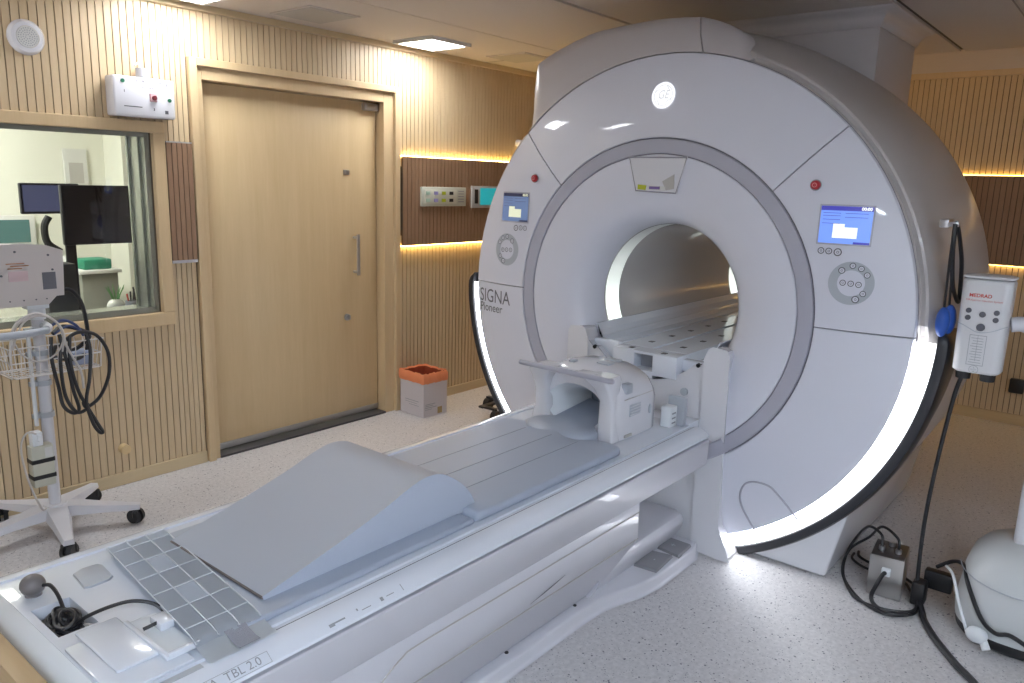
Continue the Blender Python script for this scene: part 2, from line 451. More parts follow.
monitor('blue-grey monitor left of the large black one behind the glass', 1.70, 2.02, 5.05, 1.31, 1.487, M['monitorgrey'], tz=.0)
t = thing('wall_screen', 'pale framed wide screen behind the glass above the vital signs monitor', 'screen', (1.85, 6.2, 1.0))
bm = B(); box(bm, 1.45, 2.18, 6.24, 6.29, 1.02, 1.24, bev=.01); obj('frame', bm, M['paper'], t)
bm = B(); box(bm, 1.53, 2.14, 6.236, 6.24, 1.05, 1.21); obj('screen', bm, mat('tv_teal', (.05, .12, .12), .2, emit=(.1, .18, .17), es=.25), t, smooth=False)
t = thing('computer_tower', 'black computer tower on the desk behind the vital signs monitor', 'computer', (1.68, 4.6, .75))
bm = B(); box(bm, 1.60, 1.752, 4.5, 4.8, .75, 1.07, bev=.008); obj('housing', bm, M['dark'], t)
bm = B(); box(bm, 1.62, 1.73, 4.495, 4.5, .8, .82); obj('vent', bm, M['black'], t)
t = thing('storage_cabinet', 'grey low cabinet behind the glass carrying a green tray', 'cabinet', (2.2, 5.4, 0))
bm = B(); box(bm, 2.27, 2.52, 5.75, 6.05, 0, .852, bev=.006); obj('body', bm, mat('cabinet_grey', (.22, .22, .19), .5), t)
bm = B(); box(bm, 2.25, 2.54, 5.73, 6.07, .852, .877, bev=.004); obj('top', bm, M['paper'], t)
bm = B(); box(bm, 2.30, 2.49, 5.77, 5.95, .878, .95, bev=.01); tag(obj('storage_tray', bm, M['green']), 'green plastic tray on the grey cabinet behind the glass', 'tray')
t = thing('office_chair', 'black office chair back rounded behind the glass beside the large monitor', 'chair', (1.98, 5.3, 0))
bm = B(); tube(bm, [(1.93, 5.3, 1.28), (1.90, 5.3, 1.22), (1.91, 5.3, 1.12), (1.98, 5.3, 1.06)], .022, 8); obj('backrest', bm, M['black'], t)
bm = B(); sph(bm, (1.99, 5.3, .98), .07, (1, 1, .8)); obj('seat', bm, M['paper'], t)
bm = B(); cyl(bm, (1.99, 5.3, .02), (1.99, 5.3, .96), .02); cyl(bm, (1.99, 5.3, 0), (1.99, 5.3, .02), .2, n=24); obj('base', bm, M['dark'], t)
t = thing('plant_pot', 'round glass pot with small green plant on the desk behind the glass', 'plant', (2.0, 4.62, .75))
bm = B()
for k in range(9):
    a = k * .7; z0 = .8
    tube(bm, [(2.0, 4.62, .78), (2.0 + .02 * math.cos(a), 4.62 + .02 * math.sin(a), .85), (2.0 + .05 * math.cos(a), 4.62 + .05 * math.sin(a), .90 + .01 * (k % 3))], lambda u: .006 * (1 - .7 * u), 5, sm=4)
obj('leaves', bm, M['leaf'], t)
bm = B(); sph(bm, (2.0, 4.62, .795), .05, (1, 1, .9)); obj('pot', bm, mat('pot_glass', (.6, .62, .56), .15), t)
t = thing('pen_holder', 'grey desk tray of dark pens and markers behind the glass', 'pen holder', (2.12, 4.5, .75))
bm = B(); box(bm, 1.90, 2.22, 4.4, 4.54, .751, .785, bev=.006); box(bm, 2.01, 2.13, 4.44, 4.53, .785, .84, bev=.006); obj('tray', bm, mat('tray_grey', (.2, .21, .25), .5), t)
for k in range(9):
    x = 2.02 + .0125 * k; bm = B(); cyl(bm, (x, 4.49 + .01 * (k % 3), .80), (x + .008 * (k % 3 - 1), 4.50, .88 + .012 * (k % 4)), .005, n=8); obj('pen', bm, M['redprint'] if k % 4 == 0 else M['black'], t)
bm = B(); box(bm, 2.42, 2.58, 6.27, 6.295, 1.42, 1.72, mi=0); box(bm, 2.45, 2.55, 6.268, 6.27, 1.47, 1.62, mi=1)
tag(obj('wall_notice', bm, [M['paper'], M['hatch']], smooth=False), 'grey printed notice on the control room wall above the monitors', 'notice')

# door 1 ------------------------------------------------------------------
bm = B()
box(bm, 2.112, 2.152, YW - .035, YW - .0005, 0, 2.142, bev=.003); box(bm, 3.49, 3.532, YW - .035, YW - .0005, 0, 2.142, bev=.003); box(bm, 2.152, 3.49, YW - .035, YW - .0005, 2.103, 2.142, bev=.003)
box(bm, 2.152, 2.188, YW - .012, YW + .12, 0, 2.103, bev=.002); box(bm, 3.41, 3.49, YW - .012, YW + .12, 0, 2.103, bev=.002); box(bm, 2.188, 3.41, YW - .012, YW + .12, 2.04, 2.103, bev=.002)
door = struct('door_1', bm, M['oakframe'])
bm = B(); box(bm, 2.192, 3.404, YW + .06, YW + .11, .055, 2.035, bev=.003); leaf = obj('door_leaf', bm, M['oak'], door)
bm = B(); box(bm, 2.192, 3.404, YW + .055, YW + .062, .022, .058); obj('kick_strip', bm, M['steel'], leaf)
bm = B(); box(bm, 2.188, 3.41, YW - .02, YW + .12, .0005, .012); obj('threshold', bm, M['threshold'], door)
bm = B(); yh = YW + .06
box(bm, 3.205, 3.228, yh - .05, yh - .038, .955, 1.215, bev=.004)
for z in (.975, 1.195): cyl(bm, (3.216, yh - .04, z), (3.216, yh, z), .009, n=12)
obj('handle', bm, M['silver'], leaf)
bm = B(); cyl(bm, (3.152, yh - .01, .685), (3.152, yh, .685), .022, n=20); box(bm, 3.146, 3.158, yh - .035, yh - .008, .672, .698, bev=.003); obj('lock', bm, M['silver'], leaf)
bm = B(); box(bm, 3.14, 3.185, yh - .006, yh, 1.585, 1.615, bev=.002); cyl(bm, (3.155, yh - .012, 1.598), (3.155, yh - .005, 1.598), .011, n=14); obj('latch_plate', bm, M['silver'], leaf)
bm = B(); box(bm, 3.29, 3.40, yh - .035, yh, 1.985, 2.03, bev=.004); obj('door_closer', bm, M['silver'], leaf)

# ------------------------------------------------------------------ ceiling fittings
def ceiling_light(label, x, y, s=.34):
    t = thing('ceiling_light', label, 'ceiling light', (x, y, ZC), 'square ceiling light panels')
    bm = B()
    for (a, b_, c, d_) in ((x - s / 2, x + s / 2, y - s / 2, y - s / 2 + .025), (x - s / 2, x + s / 2, y + s / 2 - .025, y + s / 2), (x - s / 2, x - s / 2 + .025, y - s / 2 + .025, y + s / 2 - .025), (x + s / 2 - .025, x + s / 2, y - s / 2 + .025, y + s / 2 - .025)):
        box(bm, a, b_, c, d_, ZC - .02, ZC - .0005)
    obj('frame', bm, M['paper'], t, smooth=False)
    bm = B(); box(bm, x - s / 2 + .025, x + s / 2 - .025, y - s / 2 + .025, y + s / 2 - .025, ZC - .016, ZC - .004); obj('diffuser', bm, M['panelcool' if y < 3 else 'panelight'], t, smooth=False)
ceiling_light('square white ceiling light near the left wall above the door, fully in view', 3.57, 3.61)
ceiling_light('square ceiling light cut by the top edge of the photo above the door frame', 2.0, 3.62)
for (x, y) in ((.5, 3.61), (.3, -.9), (-.9, -1.1), (.3, -1.9), (-.9, -1.9), (-1.7, .0), (-1.7, -1.9)):
    ceiling_light('square ceiling light out of frame in front of the scanner', x, y)
for (x, y, lab) in ((2.665, 3.56, 'square ceiling access hatch above the door'), (4.30, 3.50, 'square ceiling access hatch further along near the left wall')):
    t = thing('ceiling_hatch', lab, 'ceiling hatch', (x, y, ZC))
    bm = B(); box(bm, x - .16, x + .16, y - .17, y + .17, ZC - .006, ZC - .0005); obj('frame', bm, M['ceil'], t, smooth=False)
    bm = B(); box(bm, x - .145, x + .145, y - .155, y + .155, ZC - .008, ZC - .006); obj('cover', bm, M['hatch'], t, smooth=False)

# ------------------------------------------------------------------ wall fittings
def wall_frame(x, z, off=.013): return Vector((x, YW - off, z))
t = thing('ceiling_speaker', 'round white speaker with perforated centre, high on the left wall above the window', 'speaker', (1.385, YW - .013, 2.12))
bm = B()
prof = [(.0, .022), (.045, .024), (.062, .02), (.073, .006), (.074, .0)]
rows = [[Vector((1.385 + r * math.cos(a), YW - .0135 - h, 2.122 + r * math.sin(a))) for a in [2 * PI * k / 40 for k in range(40)]] for r, h in prof[1:]]
loft(bm, rows, True); 
obj('rim', bm, M['white'], t)
bm = B(); cyl(bm, (1.385, YW - .0135, 2.122), (1.385, YW - .038, 2.122), .044, n=32); g = obj('grille', bm, M['paper'], t)
bm = B()
for i in range(1, 5):
    for k in range(6 * i):
        a = 2 * PI * k / (6 * i) + .3 * i; r = .009 * i
        cyl(bm, (1.385 + r * math.cos(a), YW - .0375, 2.122 + r * math.sin(a)), (1.385 + r * math.cos(a), YW - .0390, 2.122 + r * math.sin(a)), .0025, n=6)
obj('perforations', bm, M['greyprint'], g)

t = thing('wall_monitor_box', 'white wall box with red switch, green labels, over the window corner beside the door frame', 'control box', (1.88, YW - .013, 1.83))
x0, x1, z0, z1, yb, yf = 1.70, 1.995, 1.822, 2.005, YW - .013, YW - .10
bm = B(); box(bm, x0, x1, yf, yb, z0, z1, bev=.012, seg=3); obj('housing', bm, M['white'], t)
bm = B(); cyl(bm, (1.865, YW - .05, 2.01), (1.865, YW - .05, 2.05), .03, n=24); tube(bm, [(1.86, YW - .05, 2.05), (1.85, YW - .05, 2.075), (1.83, YW - .05, 2.06)], .004, 6); obj('pipe_socket', bm, M['cartwhite'], t)
bm = B(); box(bm, x1 - .001, x1 + .012, yf + .03, yf + .05, 1.86, 1.96); obj('side_clip', bm, M['silver'], t)
bm = B(); box(bm, 1.868, 1.902, yf - .008, yf + .002, 1.897, 1.935, bev=.003); obj('switch_plate', bm, mat('pinkish', (.6, .35, .36), .5), t)
bm = B(); cyl(bm, (1.887, yf - .016, 1.915), (1.887, yf - .006, 1.915), .011, n=16); obj('knob', bm, mat('maroon', (.16, .02, .03), .4), t)
bm = B()
for (x, z) in ((1.745, 1.98), (1.965, 1.91)): cyl(bm, (x, yf - .004, z), (x, yf + .001, z), .009, n=14)
obj('indicator', bm, mat('lamp_green', (.02, .16, .08), .4), t)
bm = B()
text(bm, 'AC POWER', .012, (1.865, yf - .0012, 1.957), PX, UZ)
text(bm, 'I', .012, (1.81, yf - .0012, 1.985), PX, UZ, offset=.0008); text(bm, 'O', .012, (1.84, yf - .0012, 1.985), PX, UZ, offset=.0008)
text(bm, '3', .014, (1.887, yf - .0012, 1.862), PX, UZ, offset=.001); text(bm, '2', .014, (1.955, yf - .0012, 1.98), PX, UZ, offset=.001)
text(bm, '1', .014, (1.75, yf - .0012, 1.935), PX, UZ, offset=.001)
box(bm, 1.745, 1.83, yf - .0015, yf - .0005, 1.866, 1.870); box(bm, 1.94, 1.956, yf - .0015, yf - .0005, 1.845, 1.861); box(bm, 1.91, 1.93, yf - .0015, yf - .0005, 1.985, 1.988)
obj('printing', bm, M['line'], t, smooth=False)

# wall outlets on brown band
ypan = YW - .053
t = thing('gas_outlet_panel', 'pale medical outlet panel with coloured sockets on the brown band beside the door', 'outlet panel', (3.91, ypan, 1.455))
bm = B(); box(bm, 3.69, 4.125, ypan - .018, ypan, 1.392, 1.522, bev=.004); obj('plate', bm, M['sage'], t)
bm = B(); box(bm, 3.71, 4.025, ypan - .021, ypan - .017, 1.41, 1.505, bev=.002); obj('fascia', bm, mat('fascia', (.6, .61, .52), .45), t)
for i, (c, n) in enumerate(((M['outgreen'], 'gas_outlet'), (M['lav'], 'gas_outlet'), (M['yellow'], 'gas_outlet'), (M['black'], 'gas_outlet'))):
    x = 3.745 + .075 * i
    for zo in (1.47, 1.422): bm = B(); box(bm, x - .018, x + .018, ypan - .024, ypan - .020, zo, zo + .022); obj(n, bm, c, t)
bm = B()
for k in range(5): box(bm, 4.045, 4.10, ypan - .020, ypan - .0175, 1.42 + .018 * k, 1.426 + .018 * k)
obj('vent_slots', bm, M['greyprint'], t)
t = thing('touch_panel', 'wall panel with teal display half hidden behind the scanner on the left wall', 'control panel', (4.45, ypan, 1.455))
bm = B(); box(bm, 4.19, 4.60, ypan - .018, ypan, 1.378, 1.535, bev=.004); obj('plate', bm, M['hatch'], t)
bm = B(); box(bm, 4.215, 4.25, ypan - .021, ypan - .017, 1.41, 1.51); obj('switch', bm, M['black'], t)
bm = B(); box(bm, 4.275, 4.52, ypan - .021, ypan - .017, 1.40, 1.52); obj('display', bm, M['teal'], t, smooth=False)
bm = B(); cyl(bm, (1.659, YW - .0135, .192), (1.659, YW - .05, .192), .026, .024, n=28); tag(obj('wall_stop', bm, mat('stop_beige', (.66, .50, .27), .4)), 'small round wooden knob low on the slatted wall under the window', 'wall knob')
bm = B(); cyl(bm, (4.76, YW - .0135, 1.86), (4.76, YW - .06, 1.86), .03, .026, n=20); sph(bm, (4.74, YW - .075, 1.852), .026, n=16)
tag(obj('security_camera', bm, M['cartwhite']), 'small pale dome camera on the left wall where the scanner edge meets it', 'camera')

# ------------------------------------------------------------------ waste carton by the door
t = thing('waste_box', 'white cardboard carton lined with an orange bag standing beside the door', 'waste box', (3.6, 3.72, 0))
Mx = Matrix.Translation((3.615, 3.715, 0)) @ Matrix.Rotation(math.radians(-3), 4, 'Z')
w, dp, h = .105, .12, .25
bm = B()
for (a, b_, c, d_) in ((-w, w, -dp, -dp + .006), (-w, w, dp - .006, dp), (-w, -w + .006, -dp + .006, dp - .006), (w - .006, w, -dp + .006, dp - .006), (-w, w, -dp, dp)):
    zz = (0, .006) if (c, d_) == (-dp, dp) else (0.006, h)
    box(bm, a, b_, c, d_, zz[0], zz[1], mtx=Mx)
obj('carton', bm, M['carton'], t, smooth=False)
bm = B()
def bagring(s, z, jit=0): 
    out = []
    for (a, b_) in ((-1, -1), (1, -1), (1, 1), (-1, 1)):
        pass
    n = 48
    for k in range(n):
        u = k / n * 4; i = int(u); f = u - i
        cs = [(-1, -1), (1, -1), (1, 1), (-1, 1), (-1, -1)]
        px = cs[i][0] + (cs[i + 1][0] - cs[i][0]) * f; py = cs[i][1] + (cs[i + 1][1] - cs[i][1]) * f
        j = jit * math.sin(k * 2.3) * math.sin(k * .9)
        out.append(Mx @ Vector((px * (w + s + j), py * (dp + s + j), z + j * 2)))
    return out
loft(bm, [bagring(.004, .232, .002), bagring(.007, .255, .003), bagring(.006, .29, .003), bagring(.0, .302, .003), bagring(-.006, .29, .002)], True)
bag = obj('bag', bm, M['orange'], t)
bm = B(); loft(bm, [bagring(-.006, .29, .002), bagring(-.012, .20, .005), bagring(-.02, .06, .008)], True); v = bagring(-.02, .06, .008); bm.faces.new([bm.verts.new(p) for p in v])
obj('bag_inside', bm, M['orangeshade'], bag)
bm = B()
def onbox(pts, side):
    for q in pts: box(bm, *q, mtx=Mx)
onbox([(-.09, .0, -dp - .0008, -dp - .0002, .085, .089), (-.09, -.02, -dp - .0008, -dp - .0002, .074, .078), (-.09, .01, -dp - .0008, -dp - .0002, .062, .066), (-.09, -.03, -dp - .0008, -dp - .0002, .05, .053)], 0)
onbox([(w + .0002, w + .0008, -.03, .09, .10, .104), (w + .0002, w + .0008, -.03, .06, .085, .088)], 0)
onbox([(-w - .0008, -w - .0002, -.07, .07, .10, .104), (-w - .0008, -w - .0002, -.05, .07, .085, .088), (-w - .0008, -w - .0002, -.07, .03, .07, .073)], 0)
obj('printing', bm, M['greyprint'], t, smooth=False)
bm = B(); box(bm, .02, .06, -dp - .001, -dp - .0002, .01, .055, mtx=Mx); obj('tape', bm, M['tape'], t, smooth=False)

# ------------------------------------------------------------------ MRI GANTRY
YG, ZG = 1.67, 1.057
G = thing('mri_scanner', 'large white round MRI scanner with lit bore and glowing side strips', 'mri scanner', (3.9, YG, 0))
def pol(r, a, x):  # a in degrees, 0 = right as seen from the table (-Y), 90 = up
    a = math.radians(a); return Vector((x, YG - r * math.cos(a), ZG + r * math.sin(a)))
def XFc(r): return 3.0 + .05 * max(0, (r - .71) / .35) ** 2
def conform(off=.0015):
    def f(p):
        r = math.hypot(p.y - YG, p.z - ZG); return Vector((XFc(r) - off, p.y, p.z))
    return f
ZMIN = .045
def clampz(p, z=ZMIN):
    if p.z < z: p.z = z
    return p
def sector(a0, a1, r0=.715, r1=1.058, gap=.005, thick=.022, na=None, nr=8, round_=.004):
    bm = B(); na = na or max(6, int(abs(a1 - a0) / 3))
    prof = [(r0, .02), (r0, .004), (r0 + .003, .0)] + [(r0 + (r1 - r0) * i / nr, 0) for i in range(1, nr)] + [(r1 - .003, 0), (r1, .004), (r1, thick)]
    rows = []
    for (r, d_) in prof:
        g = math.degrees(gap / 2 / r); row = []
        for k in range(na + 1):
            a = a0 + g + (a1 - a0 - 2 * g) * k / na
            row.append(clampz(pol(r, a, XFc(r) + d_)))
        rows.append(row)
    R = loft(bm, rows)
    # end skirts
    for k in (0, -1):
        ed = [R[i][k] for i in range(len(R))]
        lo = [bm.verts.new(v.co + Vector((thick, 0, 0))) for v in ed]
        for i in range(len(ed) - 1):
            try: bm.faces.new((ed[i], ed[i + 1], lo[i + 1], lo[i]))
            except ValueError: pass
    bmesh.ops.remove_doubles(bm, verts=bm.verts[:], dist=1e-5)
    return bm
obj('top_face_cover', sector(45, 135), M['face'], G)
cr = obj('side_face_cover', sector(0, 45), M['face'], G); cl = obj('side_face_cover', sector(135, 180), M['face'], G)
lr = obj('lower_face_cover', sector(-86, 0), M['face'], G); ll = obj('lower_face_cover', sector(180, 266), M['face'], G)
# backing disc behind seams (also carries the dark joint of the ring)
bm = B(); rows = [[clampz(pol(r, 360 * k / 96, x)) for k in range(96)] for r, x in ((.640, 3.012), (.72, 3.012), (1.05, 3.065), (1.06, 3.075))]
loft(bm, rows, True); obj('seam_backing', bm, M['seam'], G)
# grey ring
bm = B(); rows = [[pol(r, 360 * k / 120, x) for k in range(120)] for r, x in ((.6495, 3.015), (.6495, 3.002), (.652, 2.999), (.680, 2.997), (.7065, 2.999), (.709, 3.002), (.709, 3.015))]
loft(bm, rows, True); obj('ring', bm, M['ring'], G)
# inner funnel cover
bm = B(); prof = [(.6455, 3.02), (.6455, 3.003), (.642, 2.9995), (.60, 2.998), (.55, 2.998), (.50, 3.003), (.46, 3.012), (.43, 3.025), (.405, 3.043), (.385, 3.066), (.37, 3.095), (.358, 3.13), (.352, 3.165), (.350, 3.185)]
rows = [[pol(r, 360 * k / 120, x) for k in range(120)] for r, x in prof]; loft(bm, rows, True); obj('funnel_cover', bm, M['face'], G)
# bore
def borering(x0, x1, r=.350, n=120):
    bm = B(); loft(bm, [[pol(r, 360 * k / n, x) for k in range(n)] for x in (x0, x1)], True); return bm
def borearc(x0, x1, r=.3485, a0=-24, a1=204, n=90):
    bm = B(); loft(bm, [[pol(r, a0 + (a1 - a0) * k / n, x) for k in range(n + 1)] for x in (x0, x1)]); return bm
obj('bore_tube', borering(3.18, 4.74), M['bore'], G)
obj('bore_light', borearc(3.19, 3.31), M['borelight'], G); obj('bore_light', borearc(4.61, 4.735), M['borelight'], G)
# body shell
bm = B(); prof = [(1.056, 3.075), (1.063, 3.082), (1.0635, 3.092), (1.072, 3.090), (1.080, 3.085), (1.089, 3.090), (1.097, 3.11), (1.112, 3.16), (1.132, 3.30), (1.150, 3.50), (1.160, 3.7), (1.157, 3.9), (1.130, 4.1), (1.08, 4.3), (1.0, 4.5), (.93, 4.65), (.85, 4.74), (.7, 4.78), (.5, 4.78), (.40, 4.76), (.355, 4.735)]
rows = []
for r, x in prof:
    row = []
    for k in range(160):
        a = 360 * k / 160
        da = ((a - 90 + 180) % 360) - 180
        h = .058 * math.exp(-(da / 20) ** 2) * min(1, max(0, (x - 3.08) / .18)) * (1 if r > .9 else 0)
        low = 180 < a < 360 or a == 0
        xx = x + .04 * (1 if (low and x < 3.12) else 0)
        if 72.5 < a < 137 and x < 3.16: xx = max(x, 3.12)
        row.append(clampz(pol(r + h, a, xx)))
    rows.append(row)
loft(bm, rows, True); obj('body_shell', bm, M['body'], G)
# glowing strips and dark bumpers
def arc_loft(prof, a0, a1, n=60, taper=None):
    bm = B(); rows = []
    for k in range(n + 1):
        a = a0 + (a1 - a0) * k / n; s = taper(k / n) if taper else 1
        rows.append([pol(prof[0][0] + (r - prof[0][0]) * s, a, prof[0][1] + (x - prof[0][1]) * s) for r, x in prof])
    loft(bm, rows, cap=False)
    for r in (rows[0], rows[-1]):
        try: bm.faces.new([bm.verts.new(p) for p in r])
        except ValueError: pass
    return bm
sp = [(1.0595, 3.049), (1.088, 3.070), (1.1225, 3.095), (1.1225, 3.11), (1.07, 3.11), (1.0595, 3.09)]
bp = [(1.1235, 3.105), (1.1235, 3.090), (1.127, 3.085), (1.148, 3.082), (1.161, 3.088), (1.169, 3.11), (1.172, 3.16), (1.158, 3.28), (1.150, 3.42), (1.142, 3.50), (1.10, 3.45), (1.10, 3.2)]
def tp(u, r=.05):
    u = min(1, max(0.02, u / r)); return math.sqrt(1 - (1 - u) ** 2) if u < 1 else 1
ang_e = -66
obj('light_strip', arc_loft(sp, -1, ang_e), M['strip'], G); obj('light_strip', arc_loft(sp, 181, 180 - ang_e), M['strip'], G)
obj('bumper', arc_loft(bp, 1.5, ang_e, taper=tp), M['dark'], G); obj('bumper', arc_loft(bp, 178.5, 180 - ang_e, taper=tp), M['dark'], G)
# hood over the top of the face: outer outline / inner arc
outl = [(2.430, 1.810, 135), (2.462, 1.89, 132), (2.466, 2.02, 130), (2.452, 2.125, 127.5), (2.439, 2.143, 126), (2.329, 2.192, 119), (2.157, 2.246, 111), (2.04, 2.262, 106), (1.935, 2.270, 102), (1.77, 2.2765, 94.5), (1.60, 2.265, 82.2)]
outr = [(1.594, 2.264, 81.9), (1.541, 2.249, 80), (1.49, 2.230, 78), (1.43, 2.200, 75.6), (1.37, 2.150, 73.4), (1.318, 2.085, 71)]
def hood(pts, back=.35):
    bm = B(); rows = []
    for (y, z, a) in [tuple(v) for v in (spline(pts[:5], 3)[:-1] + spline(pts[4:], 5) if len(pts) > 8 else spline(pts, 4))]:
        q = pol(1.0605, a, 3.046); o = Vector((3.15, y, z)); mdl = q.lerp(o, .5) + Vector((-.012, 0, 0))
        rows.append([pol(1.0605, a, 3.09), q, q.lerp(o, .25) + Vector((-.008, 0, 0)), mdl, q.lerp(o, .8) + Vector((-.006, 0, 0)), o, o + Vector((.012, 0, .004)), o + Vector((back, 0, .0))])
    loft(bm, rows)
    for r in (rows[0], rows[-1]): bm.faces.new([bm.verts.new(p) for p in r])
    return bm
obj('hood', hood(outl), M['hood'], G, ang=50); obj('hood', hood(outr, .12), M['hood'], G, ang=50)
# white foot under the body, right side visible
for sgn in (1, -1):
    bm = B()
    def Y_(y): return y if sgn > 0 else 2 * YG - y
    f = [(3.12, Y_(.843), .004), (4.42, Y_(.833), .004), (4.42, Y_(.76), .38), (3.20, Y_(.78), .36)]
    g_ = [(3.12, Y_(1.30), .004), (4.42, Y_(1.30), .004), (4.42, Y_(1.30), .38), (3.14, Y_(1.30), .36)]
    A = [bm.verts.new(p) for p in f]; Bq = [bm.verts.new(p) for p in g_]
    bm.faces.new(A); bm.faces.new(Bq)
    for i in range(4): bm.faces.new((A[i], A[(i + 1) % 4], Bq[(i + 1) % 4], Bq[i]))
    bmesh.ops.bevel(bm, geom=bm.edges[:], offset=.012, segments=3, profile=.5, affect='EDGES')
    obj('foot', bm, M['white'], G)
# hand recess in the lower right cover
bm = B()
rc = [(1.125, .150), (1.176, .243), (1.188, .299), (1.175, .347), (1.150, .370), (1.115, .378), (1.068, .372), (1.035, .345), (.998, .305), (.955, .250)]
P = spline([(3.0, y, z) for y, z in rc], 6); cf = conform(.0015)
tube(bm, [cf(p) for p in P], .0045, 6, sm=1); obj('recess_rim', bm, M['ring'], lr)
# screens, buttons
def quadgrid(bm, y0, y1, z0, z1, off, n=4, mi=0, th=.0, shear=0):
    f = conform(off); rows = []
    for j in range(n + 1):
        z = z0 + (z1 - z0) * j / n
        rows.append([f(Vector((0, y0 + (y1 - y0) * i / n, z + shear * (i / n)))) for i in range(n + 1)])
    loft(bm, rows, mi=mi)
def ringdisc(bm, y, z, r0, r1, off, n=28, mi=0):
    f = conform(off)
    rows = [[f(Vector((0, y + r * math.cos(2 * PI * k / n), z + r * math.sin(2 * PI * k / n)))) for k in range(n)] for r in (r0, (r0 + r1) / 2, r1)]
    loft(bm, rows, True, mi=mi)
for sgn, cov in ((1, cr), (-1, cl)):
    Y_ = (lambda y: y) if sgn > 0 else (lambda y: 2 * YG - y)
    bm = B(); a, b_ = sorted((Y_(.795), Y_(.973)))
    quadgrid(bm, a - .006, b_ + .006, 1.374, 1.522, .0018); s = obj('screen_bezel', bm, M['ring'], cov)
    bm = B(); quadgrid(bm, a, b_, 1.380, 1.516, .003, mi=0)
    quadgrid(bm, a, b_, 1.500, 1.516, .0036, mi=1); quadgrid(bm, a, a + .055, 1.380, 1.388, .0036, mi=1)
    quadgrid(bm, a + .045, a + .12, 1.400, 1.440, .0036, mi=2); quadgrid(bm, a + .09, a + .13, 1.40, 1.452, .0036, mi=2)
    f = conform(.0042)
    text(bm, '00:00', .016, (0, a + .022, 1.508), NY, UZ, mi=2, fx=f, offset=.0006)
    for z in (1.49, 1.48, 1.466, 1.452): quadgrid(bm, b_ - .07, b_ - .008, z, z + .0018, .0036, mi=1)
    for z in (1.49, 1.476): quadgrid(bm, a + .015, b_ - .085, z, z + .0018, .0036, mi=1)
    obj('screen', bm, [M['scrblue'] if sgn > 0 else M['scrdim'], M['scrnavy'] if sgn > 0 else mat('screen_slate', (.05, .06, .14), .3), M['scrwhite'] if sgn > 0 else mat('screen_cream', (.4, .4, .3), .3, emit=(.75, .8, .6), es=.5)], cov)
    bm = B(); rb = [(.0, .016), (.012, .016), (.016, .012), (.0175, 0)]
    ye, ze = Y_(1.005), 1.590
    xb = XFc(math.hypot(ye - YG, ze - ZG))
    loft(bm, [[Vector((xb - h, ye + r * math.cos(2 * PI * k / 24), ze + r * math.sin(2 * PI * k / 24))) for k in range(24)] for r, h in [(.001, .014)] + rb[1:]], True)
    eb = obj('emergency_button', bm, M['red'], cov)
    bm = B(); ringdisc(bm, ye, ze, .006, .009, .0165); obj('button_mark', bm, mat('button_pale', (.75, .3, .3), .4), eb)
    bm = B(); ringdisc(bm, ye, ze, .016, .021, .0016); obj('button_collar', bm, M['greyprint'], cov)
    yc, zc = Y_(.840), 1.237
    bm = B(); ringdisc(bm, yc, zc, .048, .080, .0016, n=48); obj('dial_pad', bm, M['dial'], cov)
    spots = [(.036, .045, .011), (.0, .065, .010), (-.03, .056, .010), (-.052, .034, .010), (-.045, -.035, .010), (-.022, -.058, .012), (.028, 0, .010), (0, -.001, .010), (-.027, -.003, .010)]
    sp3 = [(.118, .113, .011), (.090, .113, .011), (.058, .111, .013)]
    for (dy, dz, r) in spots + sp3:
        d1 = dy if sgn > 0 else -dy
        bm = B(); ringdisc(bm, yc + d1, zc + dz, r * .84, r * 1.12, .0028, n=20, mi=0)
        ringdisc(bm, yc + d1, zc + dz, .0005, r * .82, .0022, n=20, mi=1)
        ringdisc(bm, yc + d1, zc + dz, r * .25, r * .38, .0028, n=10, mi=0)
        obj('button', bm, [M['line'], M['face']], cov)
# logo
bm = B(); ringdisc(bm, 1.672, 1.943, .0005, .054, .004, n=48); lg = obj('logo_disc', bm, M['logo'], G)
bm = B(); f = conform(.0052)
ringdisc(bm, 1.672, 1.943, .0405, .043, .005, n=48)
text(bm, 'GE', .05, (0, 1.672, 1.944), NY, UZ, fx=f, shear=.25, squash=.85)
for a in (20, 110, 200, 290):
    pts = [Vector((0, 1.672 + r * math.cos(math.radians(a + t_)), 1.943 + r * math.sin(math.radians(a + t_)))) for r, t_ in ((.0405, 0), (.034, 18), (.033, 36))]
    tube(bm, [f(p) for p in pts], .0012, 5, sm=4)
obj('logo_mark', bm, M['glogo'], lg)
bm = B(); f = conform(.0012)
text(bm, 'SIGNA', .098, (0, 2.705, .985), NY, UZ, fx=f, align='LEFT', squash=.84, offset=0)
text(bm, 'Pioneer', .062, (0, 2.70, .925), NY, UZ, fx=f, align='LEFT', squash=.92, offset=.0004)
obj('lettering', bm, mat('print_softgrey', (.14, .14, .16), .5), ll)
